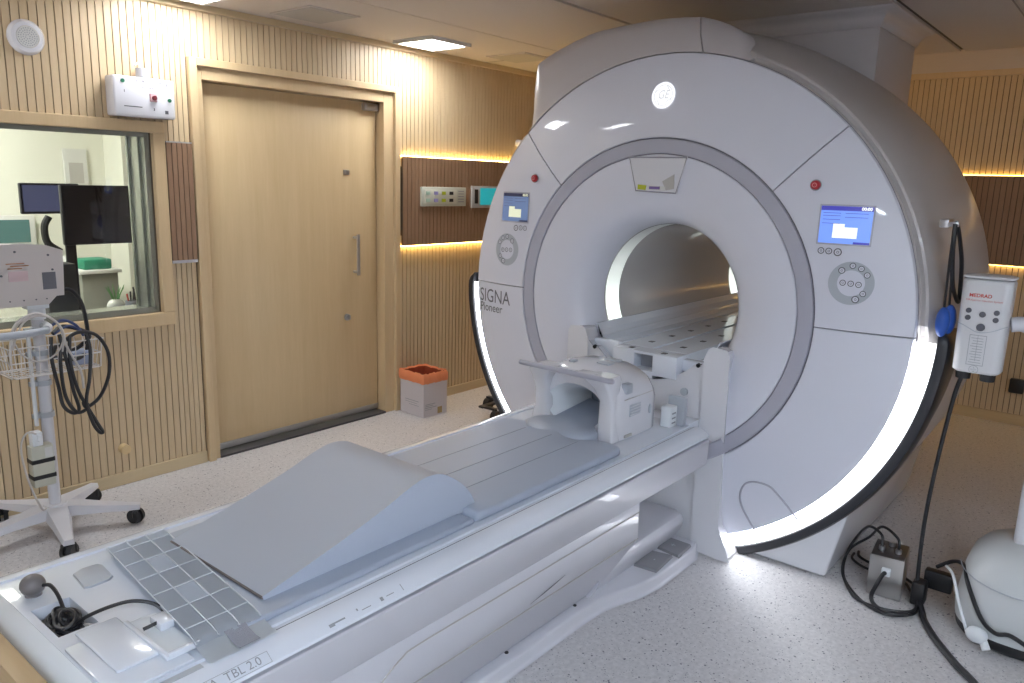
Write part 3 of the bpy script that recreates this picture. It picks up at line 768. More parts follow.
# camera pod at the top of the funnel cover
bm = B()
pod = [(1.806, 1.688), (1.534, 1.688), (1.574, 1.542), (1.766, 1.548)]
prism(bm, pod, 'X', 2.990, 3.004, bev=.004); pd = obj('camera_pod', bm, M['white'], G)
bm = B(); loop = [Vector((2.9895, y, z)) for y, z in pod]
tube(bm, loop, .003, 6, closed=True, sm=1); obj('pod_rim', bm, mat('rim_grey', (.28, .28, .33), .5), pd)
bm = B(); prism(bm, [(1.758, 1.575), (1.715, 1.572), (1.718, 1.552), (1.757, 1.554)], 'X', 2.9885, 2.9905); obj('warning_label', bm, M['yellow'], pd, smooth=False)
bm = B(); prism(bm, [(1.712, 1.573), (1.62, 1.568), (1.625, 1.551), (1.712, 1.553)], 'X', 2.9885, 2.9905); obj('caution_label', bm, M['paper'], pd, smooth=False)
bm = B(); box(bm, 2.986, 2.9882, 1.65, 1.70, 1.556, 1.568); obj('label_text', bm, M['purple'], pd, smooth=False)
bm = B(); prism(bm, [(1.64, 1.59), (1.585, 1.62), (1.583, 1.56), (1.62, 1.553)], 'X', 2.9885, 2.9905); obj('camera_window', bm, M['hatch'], pd, smooth=False)
# docking column plate with dipped top, side columns
def dk(dy, z): return (YG - dy, z)
bm = B()
half_t = [(.30, .02), (.30, .852), (.275, .829), (.25, .829), (.205, .79), (.13, .745), (.05, .727)]
top = [dk(a, z) for a, z in half_t] + [dk(-a, z) for a, z in reversed(half_t)]
prism(bm, top, 'X', 2.985, 3.08, bev=.004); dp_ = obj('docking_plate', bm, M['white'], G)
bm = B(); tube(bm, [Vector((2.988, y, z + .002)) for y, z in top[1:-1]], .0028, 6, sm=3); obj('plate_edge', bm, M['seam'], dp_)
for dy in (.262, -.262):
    bm = B(); cyl(bm, (2.978, YG - dy, .829), (2.99, YG - dy, .832), .009, n=12); obj('plate_bolt', bm, M['black'], dp_)
for s in (1, -1):
    bm = B(); col = [dk(s * .302, .02), dk(s * .302, .866), dk(s * .318, .905), dk(s * .33, .912), dk(s * .385, .907), dk(s * .395, .89), dk(s * .40, .50), dk(s * .408, .14), dk(s * .455, .04), dk(s * .465, .012), dk(s * .41, .01)]
    prism(bm, col, 'X', 2.968, 3.08, bev=.010, seg=3); obj('docking_column', bm, M['white'], G)
bm = B(); cyl(bm, (2.975, 1.463, .705), (2.987, 1.463, .705), .017, n=20); obj('socket', bm, M['dial'], dp_)
# short piece of ring crossing the column
bm = B(); rows = [[pol(r, -61.5 + 9.5 * k / 8, x) for k in range(9)] for r, x in ((.648, 2.972), (.648, 2.960), (.652, 2.957), (.706, 2.957), (.710, 2.960), (.710, 2.972))]
loft(bm, rows); obj('ring_clip', bm, M['ring'], G)
# bridge: rails in the bore with two rows of holes
half = [(.318, .925), (.310, .925), (.294, .872), (.280, .868), (.272, .838), (.228, .834), (.215, .80), (.18, .80), (.166, .85), (.012, .85)]
for s in (1, -1):
    bm = B()
    pts = [(YG + s * a, z) for a, z in half] + [(YG + s * .012, .80), (YG + s * .16, .76), (YG + s * .25, .80), (YG + s * .318, .88)]
    pts = [(y, max(z, ZG - math.sqrt(max(0, .346 ** 2 - (y - YG) ** 2)))) for y, z in pts]
    prism(bm, pts, 'X', 3.07, 4.70, bev=0)
    brr = obj('bridge_rail', bm, M['table'], G, ang=25)
    for k in range(8):
        bm = B(); x = (3.02, 3.2, 3.4, 3.6, 3.8, 4.0, 4.2, 4.4)[k] - (.01 if s < 0 else 0); dy = .085 * s; box(bm, x - .014, x + .014, YG + dy - .011, YG + dy + .011, .8495, .8515)
        obj('hole', bm, M['black'], brr, smooth=False)
bm = B(); box(bm, 3.07, 4.70, YG - .0121, YG + .0121, .79, .842); br = obj('bridge_channel', bm, M['table'], G, ang=25)
bm = B()
box(bm, 2.972, 3.075, YG - .166, YG - .048, .75, .849, bev=.003)
box(bm, 2.99, 3.075, YG + .055, YG + .166, .75, .849, bev=.003)
box(bm, 3.03, 3.075, YG - .27, YG - .160, .78, .832, bev=.006); box(bm, 3.03, 3.075, YG + .160, YG + .30, .78, .862, bev=.01)
box(bm, 2.975, 3.075, YG - .05, YG + .057, .838, .849); box(bm, 2.976, 3.075, YG - .05, YG + .057, .735, .765)
obj('bridge_end', bm, M['table'], br)
bm = B(); box(bm, 3.055, 3.06, YG - .048, YG + .055, .765, .838); obj('opening', bm, M['greyprint'], br)

# ------------------------------------------------------------------ duct from the scanner to the ceiling
t = thing('service_duct', 'square boxed duct rising from the scanner top to the ceiling', 'duct', (4.3, 1.67, ZC))
bm = B(); box(bm, 4.0, 4.66, 1.118, 2.21, 1.9, 2.345, bev=.004); obj('shaft', bm, M['hood'], t)
bm = B()
pr = [(.0, 2.318), (.006, 2.32), (.02, 2.355), (.045, 2.38), (.072, 2.388), (.082, 2.3985)]
rows = []
for o_, z in pr: rows.append([(3.998 - o_, 1.116 - o_ * .8, z), (4.662 + o_, 1.116 - o_ * .8, z), (4.662 + o_, 2.212 + o_, z), (3.998 - o_, 2.212 + o_, z)])
rows = [[Vector(p) for p in r] for r in rows]
loft(bm, rows, True); obj('collar', bm, M['hood'], t, ang=60)

# ------------------------------------------------------------------ PATIENT TABLE
T = thing('patient_table', 'long white MRI patient table with grey foot pedals docked to the scanner', 'patient table', (1.7, YG, 0))
X0, X1 = .53, 2.86
def sy(h): return lambda dy: YG - dy
# upper shell: profile (dy, z) from right rim to left rim
def mirror(pr): return pr + [(-a, z) for a, z in reversed(pr)]
shell = mirror([(.0, .53), (.392, .455), (.400, .462), (.402, .565), (.397, .572)])[1:]
bm = B()
pr_sh = [(.378, .452), (.388, .455), (.394, .465), (.397, .562), (.394, .566)]
poly = [(YG - a, z) for a, z in pr_sh] + [(YG + a, z) for a, z in reversed(pr_sh)]
prism(bm, poly, 'X', X0, X1, bev=.008); sh = obj('side_shell', bm, M['shell'], T)
bm = B()
pr_up = [(.388, .571), (.393, .5745), (.391, .580), (.372, .594), (.356, .600), (.340, .6025), (.327, .603), (.326, .597), (.306, .597), (.305, .603)]
poly = [(YG - a, z) for a, z in pr_up] + [(YG + a, z) for a, z in reversed(pr_up)]
prism(bm, poly, 'X', X0, X1, bev=.0); tp_ = obj('top_shell', bm, M['table'], T)
# deck strip next to pad, thin seam line
bm = B()
for s in (-1,): box(bm, .72, X1 - .01, YG + s * .3265 - .0012, YG + s * .3265 + .0012, .5975, .6032)
obj('deck_seam', bm, M['line'], tp_)
# sloping end cap at the foot end
bm = B()
rows = []
for (x, hw, zt) in ((.53, .394, .602), (.510, .392, .594), (.492, .388, .577), (.484, .38, .55)):
    rows.append([Vector((x, YG - hw, zt - .03)), Vector((x, YG - hw + .03, zt)), Vector((x, YG + hw - .03, zt)), Vector((x, YG + hw, zt - .03)), Vector((x, YG + hw, .455)), Vector((x, YG - hw, .455))])
loft(bm, rows, True, cap=True); obj('end_cap', bm, M['cloth2'], T, ang=60)
bm = B(); box(bm, 2.855, 2.983, YG - .29, YG + .29, .47, .6005, bev=.004); obj('deck_end', bm, M['table'], T)
# lower body, recessed knee space near the gantry
lo = [(.380, .452), (.384, .446), (.384, .312), (.380, .304), (.232, .062), (.20, .06)]
poly = [(YG - a, z) for a, z in lo] + [(YG + a, z) for a, z in reversed(lo)]
bm = B(); prism(bm, poly, 'X', .60, 2.34, bev=.008); bd = obj('lower_body', bm, M['shell'], T)
bm = B()   # raised panel outline on the side face, following its slope
def side(x, z):
    dy = .384
    return Vector((x, YG - dy - .001, z))
tube(bm, [side(2.33, .415), side(1.55, .415), side(1.24, .415), side(1.18, .405), side(1.12, .375), side(1.09, .345), side(1.085, .315)], .0022, 6, sm=5); obj('panel_line', bm, M['hatch'], bd)
bm = B(); tube(bm, [side(2.335, .3125), side(.62, .3125)], .002, 6, sm=1); obj('panel_edge', bm, M['hatch'], bd)
bm = B(); tube(bm, [side(1.88, .350), side(1.80, .338), side(1.70, .325)], lambda u: .0015 * math.sin(PI * min(max(u, .1), .9)), 5); obj('scratch', bm, M['line'], bd)
# raised base block in the knee space, skirt, base rail with pedals
bm = B(); bk = [(.232, .055), (.268, .125), (.270, .150), (.258, .172), (.235, .182)]; prism(bm, [(YG - a, z) for a, z in bk] + [(YG + a, z) for a, z in reversed(bk)], 'X', 2.25, 2.945, bev=.012, seg=3); obj('base_block', bm, M['shell'], T)
bm = B()
rail = [(.60, 1.395), (.60, 1.52), (2.96, 1.52), (2.96, 1.34), (2.90, 1.318), (2.58, 1.318), (2.46, 1.338), (2.36, 1.372), (2.27, 1.392), (2.15, 1.398)]
prism(bm, rail, 'Z', .004, .056, bev=.012, seg=3); rl = obj('base_rail', bm, M['shell'], T)
bm = B(); prism(bm, [(x, 2 * YG - y) for x, y in rail], 'Z', .004, .056, bev=.012, seg=3); obj('base_rail', bm, M['shell'], T)
bm = B(); box(bm, .62, 2.9, YG - .222, YG + .222, .052, .07); obj('skirt_gap', bm, M['line'], T)
bm = B()
for x in (1.78, 2.17):
    bm = B(); cyl(bm, (x, 1.436, .055), (x, 1.436, .059), .007, n=10); obj('screw', bm, M['black'], rl)
for pi_, pq in enumerate(([(2.592, 1.336), (2.583, 1.431), (2.735, 1.437), (2.755, 1.350)], [(2.770, 1.330), (2.785, 1.441), (2.900, 1.446), (2.898, 1.338)])):
    bm = B(); prism(bm, pq, 'Z', .055, .068, bev=.005, seg=2); pdl = obj('foot_pedal', bm, M['pedal'], T)
    cx_ = sum(a for a, b_ in pq) / 4; cy_ = sum(b_ for a, b_ in pq) / 4
    bm = B(); text(bm, '+' if pi_ else '-', .045, (cx_, cy_, .0686), PX, Vector((0, 1, 0))); obj('pedal_mark', bm, M['dial'], pdl, smooth=False)
# lettering on the side
bm = B()
SU = Vector((0, .019, .014)).normalized(); SN = Vector((0, -.014, .019)).normalized(); SO = Vector((0, YG - .3815, .587)) + SN * .0018 + SU * .003
text(bm, 'KIZUNA  TBL 2.0', .026, SO + Vector((.698, 0, 0)), PX, SU, align='CENTER')
def slab(x0, x1, v0, v1): bm.faces.new([bm.verts.new(SO + PX * x + SU * v) for x, v in ((x0, v0), (x1, v0), (x1, v1), (x0, v1))])
slab(.583, .814, .0115, .0125); slab(.583, .814, -.0135, -.0125); slab(.583, .584, -.0125, .0115); slab(.813, .814, -.0125, .0115)
slab(.965, 1.01, -.003, .001); slab(.965, .98, -.007, -.003)
slab(1.045, 1.049, .0, .006); slab(1.058, 1.085, -.004, -.002)
obj('lettering', bm, M['greyprint'], tp_, smooth=False)
bm = B()
slab(1.115, 1.124, -.006, .004); slab(1.134, 1.158, -.001, .001); slab(1.185, 1.187, -.006, .012)
obj('label_marks', bm, M['greyprint'], tp_, smooth=False)
# foot-end console on the deck
bm = B()
box(bm, .535, .695, YG - .30, YG - .075, .603, .6095, bev=.003); con = obj('console_cover', bm, M['table'], T)
bm = B(); box(bm, .547, .628, 1.655, 1.808, .55, .66)
cut = obj('cut', bm, M['table'])
md = tp_.modifiers.new('b', 'BOOLEAN'); md.operation = 'DIFFERENCE'; md.object = cut; md.solver = 'EXACT'
dg_ = bpy.context.evaluated_depsgraph_get(); dg_.update()
me_ = bpy.data.meshes.new_from_object(tp_.evaluated_get(dg_)); tp_.modifiers.remove(md); tp_.data = me_; tri_smooth(me_, 30); bpy.data.objects.remove(cut)
bm = B(); box(bm, .540, .635, 1.648, 1.815, .5665, .5695); pk = obj('pocket', bm, mat('pocket_grey', (.50, .48, .45), .6), T)
bm = B(); prism(bm, [(.667, 1.822), (.675, 1.905), (.70, 1.918), (.735, 1.916), (.742, 1.90), (.735, 1.83), (.722, 1.818), (.68, 1.816)], 'Z', .603, .608, bev=.002); obj('deck_pad', bm, M['dial'], T)
bm = B(); box(bm, .568, .655, 1.43, 1.628, .6095, .6165, bev=.005, seg=3); lid = obj('console_lid', bm, M['table'], T)
bm = B(); box(bm, .655, .72, 1.40, 1.585, .6095, .613); tr = obj('cable_tray', bm, M['cloth2'], T)
bm = B(); box(bm, .655, .722, 1.395, 1.405, .613, .626, bev=.002); box(bm, .69, .722, 1.50, 1.55, .613, .632, bev=.004); box(bm, .65, .66, 1.395, 1.585, .612, .622, bev=.002); obj('tray_wall', bm, M['table'], tr)
bm = B(); tube(bm, [(.665, 1.525, .622), (.68, 1.52, .626), (.70, 1.52, .628)], .004, 8); obj('tray_plug', bm, M['blackcable'], tr)
bm = B(); box(bm, .60, .695, 1.337, 1.352, .6025, .6045); obj('side_plate', bm, M['dial'], T)

# things on the table deck
sb = thing('squeeze_bulb', 'grey round patient squeeze bulb on the foot end of the table', 'squeeze bulb', (.578, 1.878, .603))
bm = B(); sph(bm, (.578, 1.878, .628), .027, (1, 1, .92), 28); cyl(bm, (.578, 1.878, .60325), (.578, 1.878, .61), .018, n=20); obj('bulb', bm, M['bulbgrey'], sb)
bm = B(); tube(bm, [(.592, 1.857, .63), (.600, 1.835, .634), (.603, 1.805, .622), (.600, 1.77, .602), (.59, 1.74, .592)], .0045, 8); obj('hose', bm, M['blackcable'], sb)
bm = B()
rnd = random.Random(3)
for k in range(10):
    cx, cy = .587 + rnd.uniform(-.010, .010), 1.728 + rnd.uniform(-.025, .025); rx, ry = rnd.uniform(.012, .024), rnd.uniform(.018, .036); tl = rnd.uniform(-.3, .3)
    tube(bm, [(cx + rx * math.cos(a), cy + ry * math.sin(a), .578 + .0026 * k + .008 * math.sin(a + tl * 5) * (.3 + k * .1)) for a in [2 * PI * j / 8 for j in range(8)]], .0046, 7, closed=True, sm=5)
tag(obj('coiled_cable', bm, M['blackcable']), 'black cable coiled in the pocket at the foot end of the table', 'cable')
bm = B(); tube(bm, [(.60, 1.70, .592), (.618, 1.68, .612), (.655, 1.648, .632), (.69, 1.62, .64), (.722, 1.592, .63), (.735, 1.565, .612)], .0042, 8)
tag(obj('table_cable', bm, M['blackcable']), 'thin black cable arching across the deck to the grey strap', 'cable')
bm = B()
for k in range(4): tube(bm, [(.608 + .003 * k, 1.70, .582), (.618 + .002 * k, 1.685 - .004 * k, .590), (.620, 1.668, .585)], .0025, 6)
tag(obj('cable_ties', bm, M['clearplastic']), 'pale twisted wires beside the coiled cable in the pocket', 'wires')

# mattress pads
def pad(name, label, x0, x1, yr, yl, z0, z1, r=.022, nose=0, seams=()):
    bm = B()
    t_ = thing(name, label, 'mattress', ((x0 + x1) / 2, YG, z0))
    def sec(x, inset=0, top=z1):
        h = top - z0; pts = []
        a, b_ = yr + inset, yl - inset
        q = min(r, h * .48)
        for (cx, cz, a0) in ((b_ - q, top - q, 0), (a + q, top - q, 90), (a + q, z0 + q, 180), (b_ - q, z0 + q, 270)):
            for k in range(6):
                an = math.radians(a0 + 18 * k); pts.append(Vector((x, cx + q * math.cos(an), cz + q * math.sin(an))))
        return pts
    rows = [sec(x0, .012, z1 - .014), sec(x0 + .008, .003, z1 - .004), sec(x0 + .02)]
    n = 12
    for i in range(1, n): rows.append(sec(x0 + .02 + (x1 - x0 - .04 - nose) * i / n))
    if nose:
        for u in (0, .3, .55, .75, .9, 1): rows.append(sec(x1 - nose + nose * u, .05 * u ** 2.5, z1 - .012 * u ** 3))
    else: rows += [sec(x1 - .02), sec(x1 - .008, .003, z1 - .004), sec(x1, .012, z1 - .014)]
    loft(bm, rows, True, cap=True); c = obj('cushion', bm, M['pad'], t_, ang=50)
    if seams:
        bm = B()
        for y in seams: box(bm, x0 + .02, x1 - .03 - nose, y - .0012, y + .0012, z1 - .001, z1 + .0006)
        obj('stitching', bm, mat('stitch_grey', (.22, .25, .31), .6), c)
    return t_
pad('mattress', 'grey ribbed mattress on the table between the wedge and the head coil', 1.562, 2.375, 1.378, 1.925, .6035, .634, r=.016, nose=.06, seams=(1.78, 1.655, 1.535))
pad('mattress', 'grey flat mattress under the wedge cushion on the table', .80, 1.558, 1.382, 1.925, .6035, .622, r=.014)
bm = B(); rows = []
for (x, hw, zt) in ((2.30, .12, .640), (2.345, .16, .650), (2.40, .15, .652), (2.45, .10, .652), (2.56, .10, .662), (2.68, .09, .68)):
    rows.append([Vector((x, YG - hw, .606)), Vector((x, YG - hw, zt - .012)), Vector((x, YG - hw + .012, zt)), Vector((x, YG, zt - .014)), Vector((x, YG + hw - .012, zt)), Vector((x, YG + hw, zt - .012)), Vector((x, YG + hw, .606))])
loft(bm, rows, True, cap=True)
tag(obj('neck_pad', bm, M['pad'], ang=60), 'grey neck pad running into the opening of the head coil', 'pad')

# wedge cushion
W = thing('wedge_cushion', 'large pale grey knee wedge cushion resting on the table mattress', 'cushion', (1.25, YG, .634))
prof = [(.90, .623), (.90, .630), (1.0, .654), (1.135, .688), (1.26, .724), (1.33, .748), (1.385, .764), (1.43, .768), (1.48, .757), (1.536, .722), (1.575, .688), (1.60, .655), (1.61, .636)]
bm = B(); P2 = spline([(x, 0, z) for x, z in prof[1:]], 4)
poly = [(.903, .6225)] + [(p.x, p.z) for p in P2] + [(1.605, .6345), (1.562, .6345), (1.558, .6225)]
prism(bm, poly, 'Y', 1.44, 1.862, bev=.003); obj('foam', bm, M['wedge'], W, ang=28)
bm = B(); tube(bm, [(.899, 1.442, .6265), (.899, 1.86, .6265)], .0035, 6, sm=1); obj('piping', bm, mat('piping_dark', (.14, .12, .12), .6), W)

# strap across the table (quilted cloth), thing with light end flap
S = thing('table_strap', 'wide translucent grey quilted strap laid across the foot of the table mattress', 'strap', (.82, YG, .65))
def strapz(y):  # follows the pad then falls over the right edge
    if y > 1.975: return .606
    if y > 1.36: return .6385
    return .6385 - (1.36 - y) * .9
bm = B(); rows = []
ys = [1.95, 1.94, 1.9, 1.8, 1.7, 1.6, 1.5, 1.42, 1.398, 1.385]
def sx_(y): return .772 - (1.985 - y) * .11
for y in ys:
    z = .6265 if 1.39 < y < 1.945 else (.618 if y > 1.39 else .620)
    rows.append([Vector((sx_(y) + .155 * i / 10, y, z + .001 * math.sin(i * 2 + y * 20))) for i in range(11)])
loft(bm, rows)
bmesh.ops.solidify(bm, geom=bm.faces[:], thickness=-.003)
st = obj('cloth', bm, M['cloth'], S)
bm = B()
for fx_ in (.02, .34, .66, .98): tube(bm, [(sx_(y) + .155 * fx_, y, .6292 + (0 if y > 1.395 else -.006)) for y in (1.943, 1.8, 1.6, 1.42, 1.39)], .0018, 5, sm=1)
for y in (1.90, 1.81, 1.72, 1.63, 1.54, 1.45): tube(bm, [(sx_(y) + .155 * u, y, .6292) for u in (0.02, .5, .98)], .0014, 5, sm=1)
obj('quilting', bm, mat('quilt_pale', (.68, .72, .77), .7), st)
# middle band is woven finer and darker
for k in (1, 3):
    bm = B(); y1_, y0_ = 1.90 - .09 * k, 1.90 - .09 * (k + 1)
    A = [Vector((sx_(y1_) + .155 * .36, y1_ - .003, .6287)), Vector((sx_(y1_) + .155 * .64, y1_ - .003, .6287)), Vector((sx_(y0_) + .155 * .64, y0_ + .003, .6287)), Vector((sx_(y0_) + .155 * .36, y0_ + .003, .6287))]
    bm.faces.new([bm.verts.new(p) for p in A]); obj('woven_patch', bm, mat('woven_grey', (.40, .45, .53), .8), st, smooth=False)
bm = B(); rows = []
for i in range(4):
    y = (1.392, 1.375, 1.352, 1.330)[i]; z = (.620, .612, .607, .6062)[i]
    rows.append([Vector((.708 + .155 * k / 8, y, z)) for k in range(9)])
loft(bm, rows); bmesh.ops.solidify(bm, geom=bm.faces[:], thickness=-.0025); fl = obj('end_flap', bm, M['cloth2'], S)
bm = B(); rows = []
for i in range(4):
    y = (1.391, 1.3745, 1.3515, 1.3325)[i]; z = (.6235, .6155, .6105, .6096)[i]
    rows.append([Vector((.772 + .05 * k / 2, y, z)) for k in range(3)])
loft(bm, rows); obj('mesh_patch', bm, M['mesh'], fl)

# ------------------------------------------------------------------ HEAD COIL
H = thing('head_coil', 'white head coil with arched opening and grey bar at the head end of the table', 'head coil', (2.52, YG, .604))
def arch(hw, zt, sh, zb=.6045, hole=None):
    """outline (y,z) of an arch-shaped ring: outer shell minus a tunnel"""
    o = [(hw, zb), (hw, zt - .105), (hw - .012, zt - .075), (hw - .045, zt - .04), (hw - .10, zt - .012), (hw * .4, zt), (0, zt + .002)]
    return [(YG + a, z) for a, z in o] + [(YG - a, z) for a, z in reversed(o[:-1])]
def coil_section(x, hw, zt, iw, iz0, iz1):
    o = [(hw, .6045), (hw, .66), (hw, .72), (hw, zt - .105), (hw - .008, zt - .075), (hw - .035, zt - .035), (hw - .085, zt - .010), (hw * .4, zt), (0, zt + .003)]
    out = o + [(-a, z) for a, z in reversed(o[:-1])]
    n = len(out); inn = []
    cz = (iz0 + iz1) / 2
    for i in range(n):
        an = -PI / 2 * .78 + (PI + PI * .78) * i / (n - 1)
        inn.append((iw * math.cos(an), cz + (iz1 - iz0) / 2 * math.sin(an)))
    return [Vector((x, YG + a, z)) for a, z in out], [Vector((x, YG + a, z)) for a, z in inn]
secs = [(2.455, .188, .852, .135, .615, .800), (2.465, .196, .858, .130, .615, .798), (2.50, .203, .868, .112, .615, .775), (2.60, .207, .872, .108, .62, .765), (2.70, .207, .862, .104, .625, .755), (2.74, .198, .84, .10, .63, .745), (2.762, .175, .80, .09, .64, .725)]
bm = B(); O, I = [], []
for s_ in secs:
    o, i_ = coil_section(*s_); O.append(o); I.append(i_)
RO = loft(bm, O); RI = loft(bm, I, mi=1)
for (a, b_) in ((RO[0], RI[0]), (RO[-1], RI[-1])):
    for k in range(len(a) - 1): bm.faces.new((a[k], a[k + 1], b_[k + 1], b_[k]))
for k in (0, -1):
    for j in range(len(RO) - 1): bm.faces.new((RO[j][k], RO[j + 1][k], RI[j + 1][k], RI[j][k]))
obj('coil_shell', bm, [M['white'], M['cloth2']], H, ang=50)
# front arch that leans towards the bar: two towers and a visor with a gap
for s_ in (1, -1):
    bm = B(); yo, yi = YG + s_ * .200, YG + s_ * .128
    rows = []
    for (x0, x1, z, a, b_) in ((2.425, 2.48, .605, .200, .122), (2.435, 2.48, .68, .190, .120), (2.43, 2.48, .76, .186, .125), (2.405, 2.49, .81, .186, .112), (2.385, 2.50, .842, .185, .085), (2.38, 2.50, .858, .178, .075)):
        rows.append([Vector((x0, YG + s_ * a, z)), Vector((x1, YG + s_ * a, z)), Vector((x1, YG + s_ * b_, z)), Vector((x0, YG + s_ * b_, z))])
    loft(bm, rows, True, cap=True); bmesh.ops.bevel(bm, geom=[e for e in bm.edges if abs((e.verts[0].co - e.verts[1].co).z) > .01], offset=.012, segments=3, profile=.5, affect='EDGES')
    obj('front_tower', bm, M['white'], H, ang=50)
bm = B(); box(bm, 2.385, 2.50, YG - .10, YG - .02, .848, .860, bev=.004); box(bm, 2.385, 2.41, YG - .09, YG + .09, .846, .860, bev=.004); obj('visor', bm, M['white'], H)
bm = B(); box(bm, 2.47, 2.72, YG - .10, YG + .10, .6045, .625, bev=.008); obj('cradle', bm, M['pad'], H)
bm = B(); box(bm, 2.72, 2.745, YG - .10, YG + .10, .63, .75, bev=.01); obj('rear_pad', bm, mat('pad_dark', (.22, .25, .31), .6), H)
bm = B()
cyl(bm, (2.375, 1.885, .864), (2.375, 1.455, .862), .0105, n=16); sph(bm, (2.375, 1.885, .864), .0105, n=12); sph(bm, (2.375, 1.455, .862), .0105, n=12)
obj('bar', bm, M['ring'], H)
for q in ((2.55, 2.60, YG - .085, YG - .03), (2.63, 2.665, YG - .08, YG - .015), (2.50, 2.53, YG + .045, YG + .07)):
    bm = B(); box(bm, *q, .869, .8765, bev=.0015); obj('latch_slot', bm, M['dial'], H)
bm = B(); yr = YG - .2075
box(bm, 2.53, 2.61, yr - .001, yr + .004, .69, .737, bev=.001); vt = obj('vent', bm, M['dial'], H)
for k in range(4):
    bm = B(); box(bm, 2.532, 2.608, yr - .0025, yr, .695 + .011 * k, .6985 + .011 * k); obj('vent_slat', bm, M['white'], vt)
bm = B(); rows = [[Vector((2.685 + .012 * r * math.cos(a), yr + .003 - h, .693 + .022 * r * math.sin(a))) for a in [2 * PI * k / 24 for k in range(24)]] for r, h in ((.02, .006), (.8, .006), (1, 0))]
loft(bm, rows, True); obj('oval_button', bm, M['dial'], H)
bm = B(); box(bm, 2.49, 2.70, yr - .0008, yr + .004, .764, .766); obj('shell_line', bm, M['hatch'], H)
bm = B(); box(bm, 2.50, 2.55, yr - .0025, yr + .004, .612, .622); obj('base_slot', bm, M['hatch'], H)
bm = B(); box(bm, 2.50, 2.54, YG - .209, YG - .18, .785, .825, bev=.004); obj('side_clip', bm, M['dial'], H)
# latch at the right rear of the deck
Lt = thing('coil_connector', 'grey upright plug latch on the deck behind the head coil', 'connector', (2.78, 1.42, .603))
bm = B(); box(bm, 2.815, 2.845, 1.375, 1.452, .6035, .725, bev=.006); obj('plate', bm, M['dial'], Lt)
bm = B(); box(bm, 2.76, 2.814, 1.405, 1.452, .6035, .69, bev=.004); obj('body', bm, M['cloth2'], Lt)
bm = B()
for z in (.62, .64, .66): box(bm, 2.77, 2.80, 1.4035, 1.4055, z, z + .006)
obj('pin', bm, M['greyprint'], Lt)

# tan foam block at lower-left in front of the table end
bm = B(); box(bm, .436, .476, 1.10, 2.10, .0, .60, bev=.002)
tag(obj('wooden_board', bm, wood('board_oak', (.56, .40, .22), (.48, .33, .17), axis='Y')), 'tan wooden board standing against the foot end of the table, bottom left corner', 'wooden board')

# ------------------------------------------------------------------ VITAL SIGNS CART (left)
cx, cy = 1.213, 3.55
K = thing('monitor_cart', 'white rolling stand with five castor legs and wire basket by the window', 'medical cart', (cx, cy, 0))
bm = B(); cyl(bm, (cx, cy, .11), (cx, cy, 1.0), .0235, n=24); obj('pole', bm, M['cartwhite'], K)
bm = B()
for z in (.90, .80, .67, .53): cyl(bm, (cx, cy, z), (cx, cy, z + .022), .030, n=20); box(bm, cx - .055, cx - .02, cy - .012, cy + .012, z, z + .02, bev=.003)
obj('clamp', bm, M['dial'], K)
bm = B(); cyl(bm, (cx - .045, cy - .01, .50), (cx - .045, cy - .01, .90), .008, n=10); obj('cable_guide', bm, M['cloth2'], K)
bm = B(); cyl(bm, (cx, cy, .085), (cx, cy, .135), .07, .045, n=28); hb = obj('base_hub', bm, M['cartwhite'], K)
for k in range(5):
    a = math.radians(-103 + 72 * k); d_ = Vector((math.cos(a), math.sin(a), 0)); n_ = Vector((-d_.y, d_.x, 0)); c0 = Vector((cx, cy, 0))
    bm = B(); rows = []
    for u, wd, zt, zb in ((.0, .05, .13, .085), (.08, .048, .128, .085), (.18, .036, .112, .080), (.28, .026, .098, .072), (.335, .020, .092, .070)):
        c_ = c0 + d_ * u; rows.append([c_ + n_ * wd + UZ * zb, c_ + n_ * wd * .8 + UZ * zt, c_ - n_ * wd * .8 + UZ * zt, c_ - n_ * wd + UZ * zb])
    loft(bm, rows, True, cap=True); lg_ = obj('leg', bm, M['cartwhite'], K, ang=50)
    e = c0 + d_ * .315
    bm = B(); ax = Vector((math.cos(a + .9), math.sin(a + .9), 0))
    for s in (-1, 1): cyl(bm, e + ax * (.006 * s) + UZ * .036, e + ax * (.024 * s) + UZ * .036, .036, .030, n=20)
    cyl(bm, e + UZ * .03, e + UZ * .08, .010, n=10); box(bm, -.012, .012, -.03, .03, .03, .068, bev=.006, mtx=Matrix.Translation(e) @ Matrix.Rotation(a, 4, 'Z'))
    obj('caster', bm, M['black'], lg_)
# wire basket
bm = B(); bx0, bx1, by0, by1, bz0, bz1 = 1.06, 1.425, 3.44, 3.64, .735, .86
def loop(z, ins): return [(bx0 + ins, by0 + ins, z), (bx1 - ins, by0 + ins, z), (bx1 - ins, by1 - ins, z), (bx0 + ins, by1 - ins, z)]
for z, ins in ((bz1, 0), ((bz0 + bz1) / 2, .01), (bz0, .02)): tube(bm, loop(z, ins), .003, 6, closed=True, sm=1)
for i in range(11):
    x = bx0 + .01 + (bx1 - bx0 - .02) * i / 10
    tube(bm, [(x, by0, bz1), (x, by0 + .02, bz0), (x, by1 - .02, bz0), (x, by1, bz1)], .002, 5, sm=1)
for i in range(6):
    y = by0 + .01 + (by1 - by0 - .02) * i / 5
    tube(bm, [(bx0, y, bz1), (bx0 + .02, y, bz0), (bx1 - .02, y, bz0), (bx1, y, bz1)], .002, 5, sm=1)
obj('basket', bm, mat('wire_white', (.7, .67, .65), .4), K)
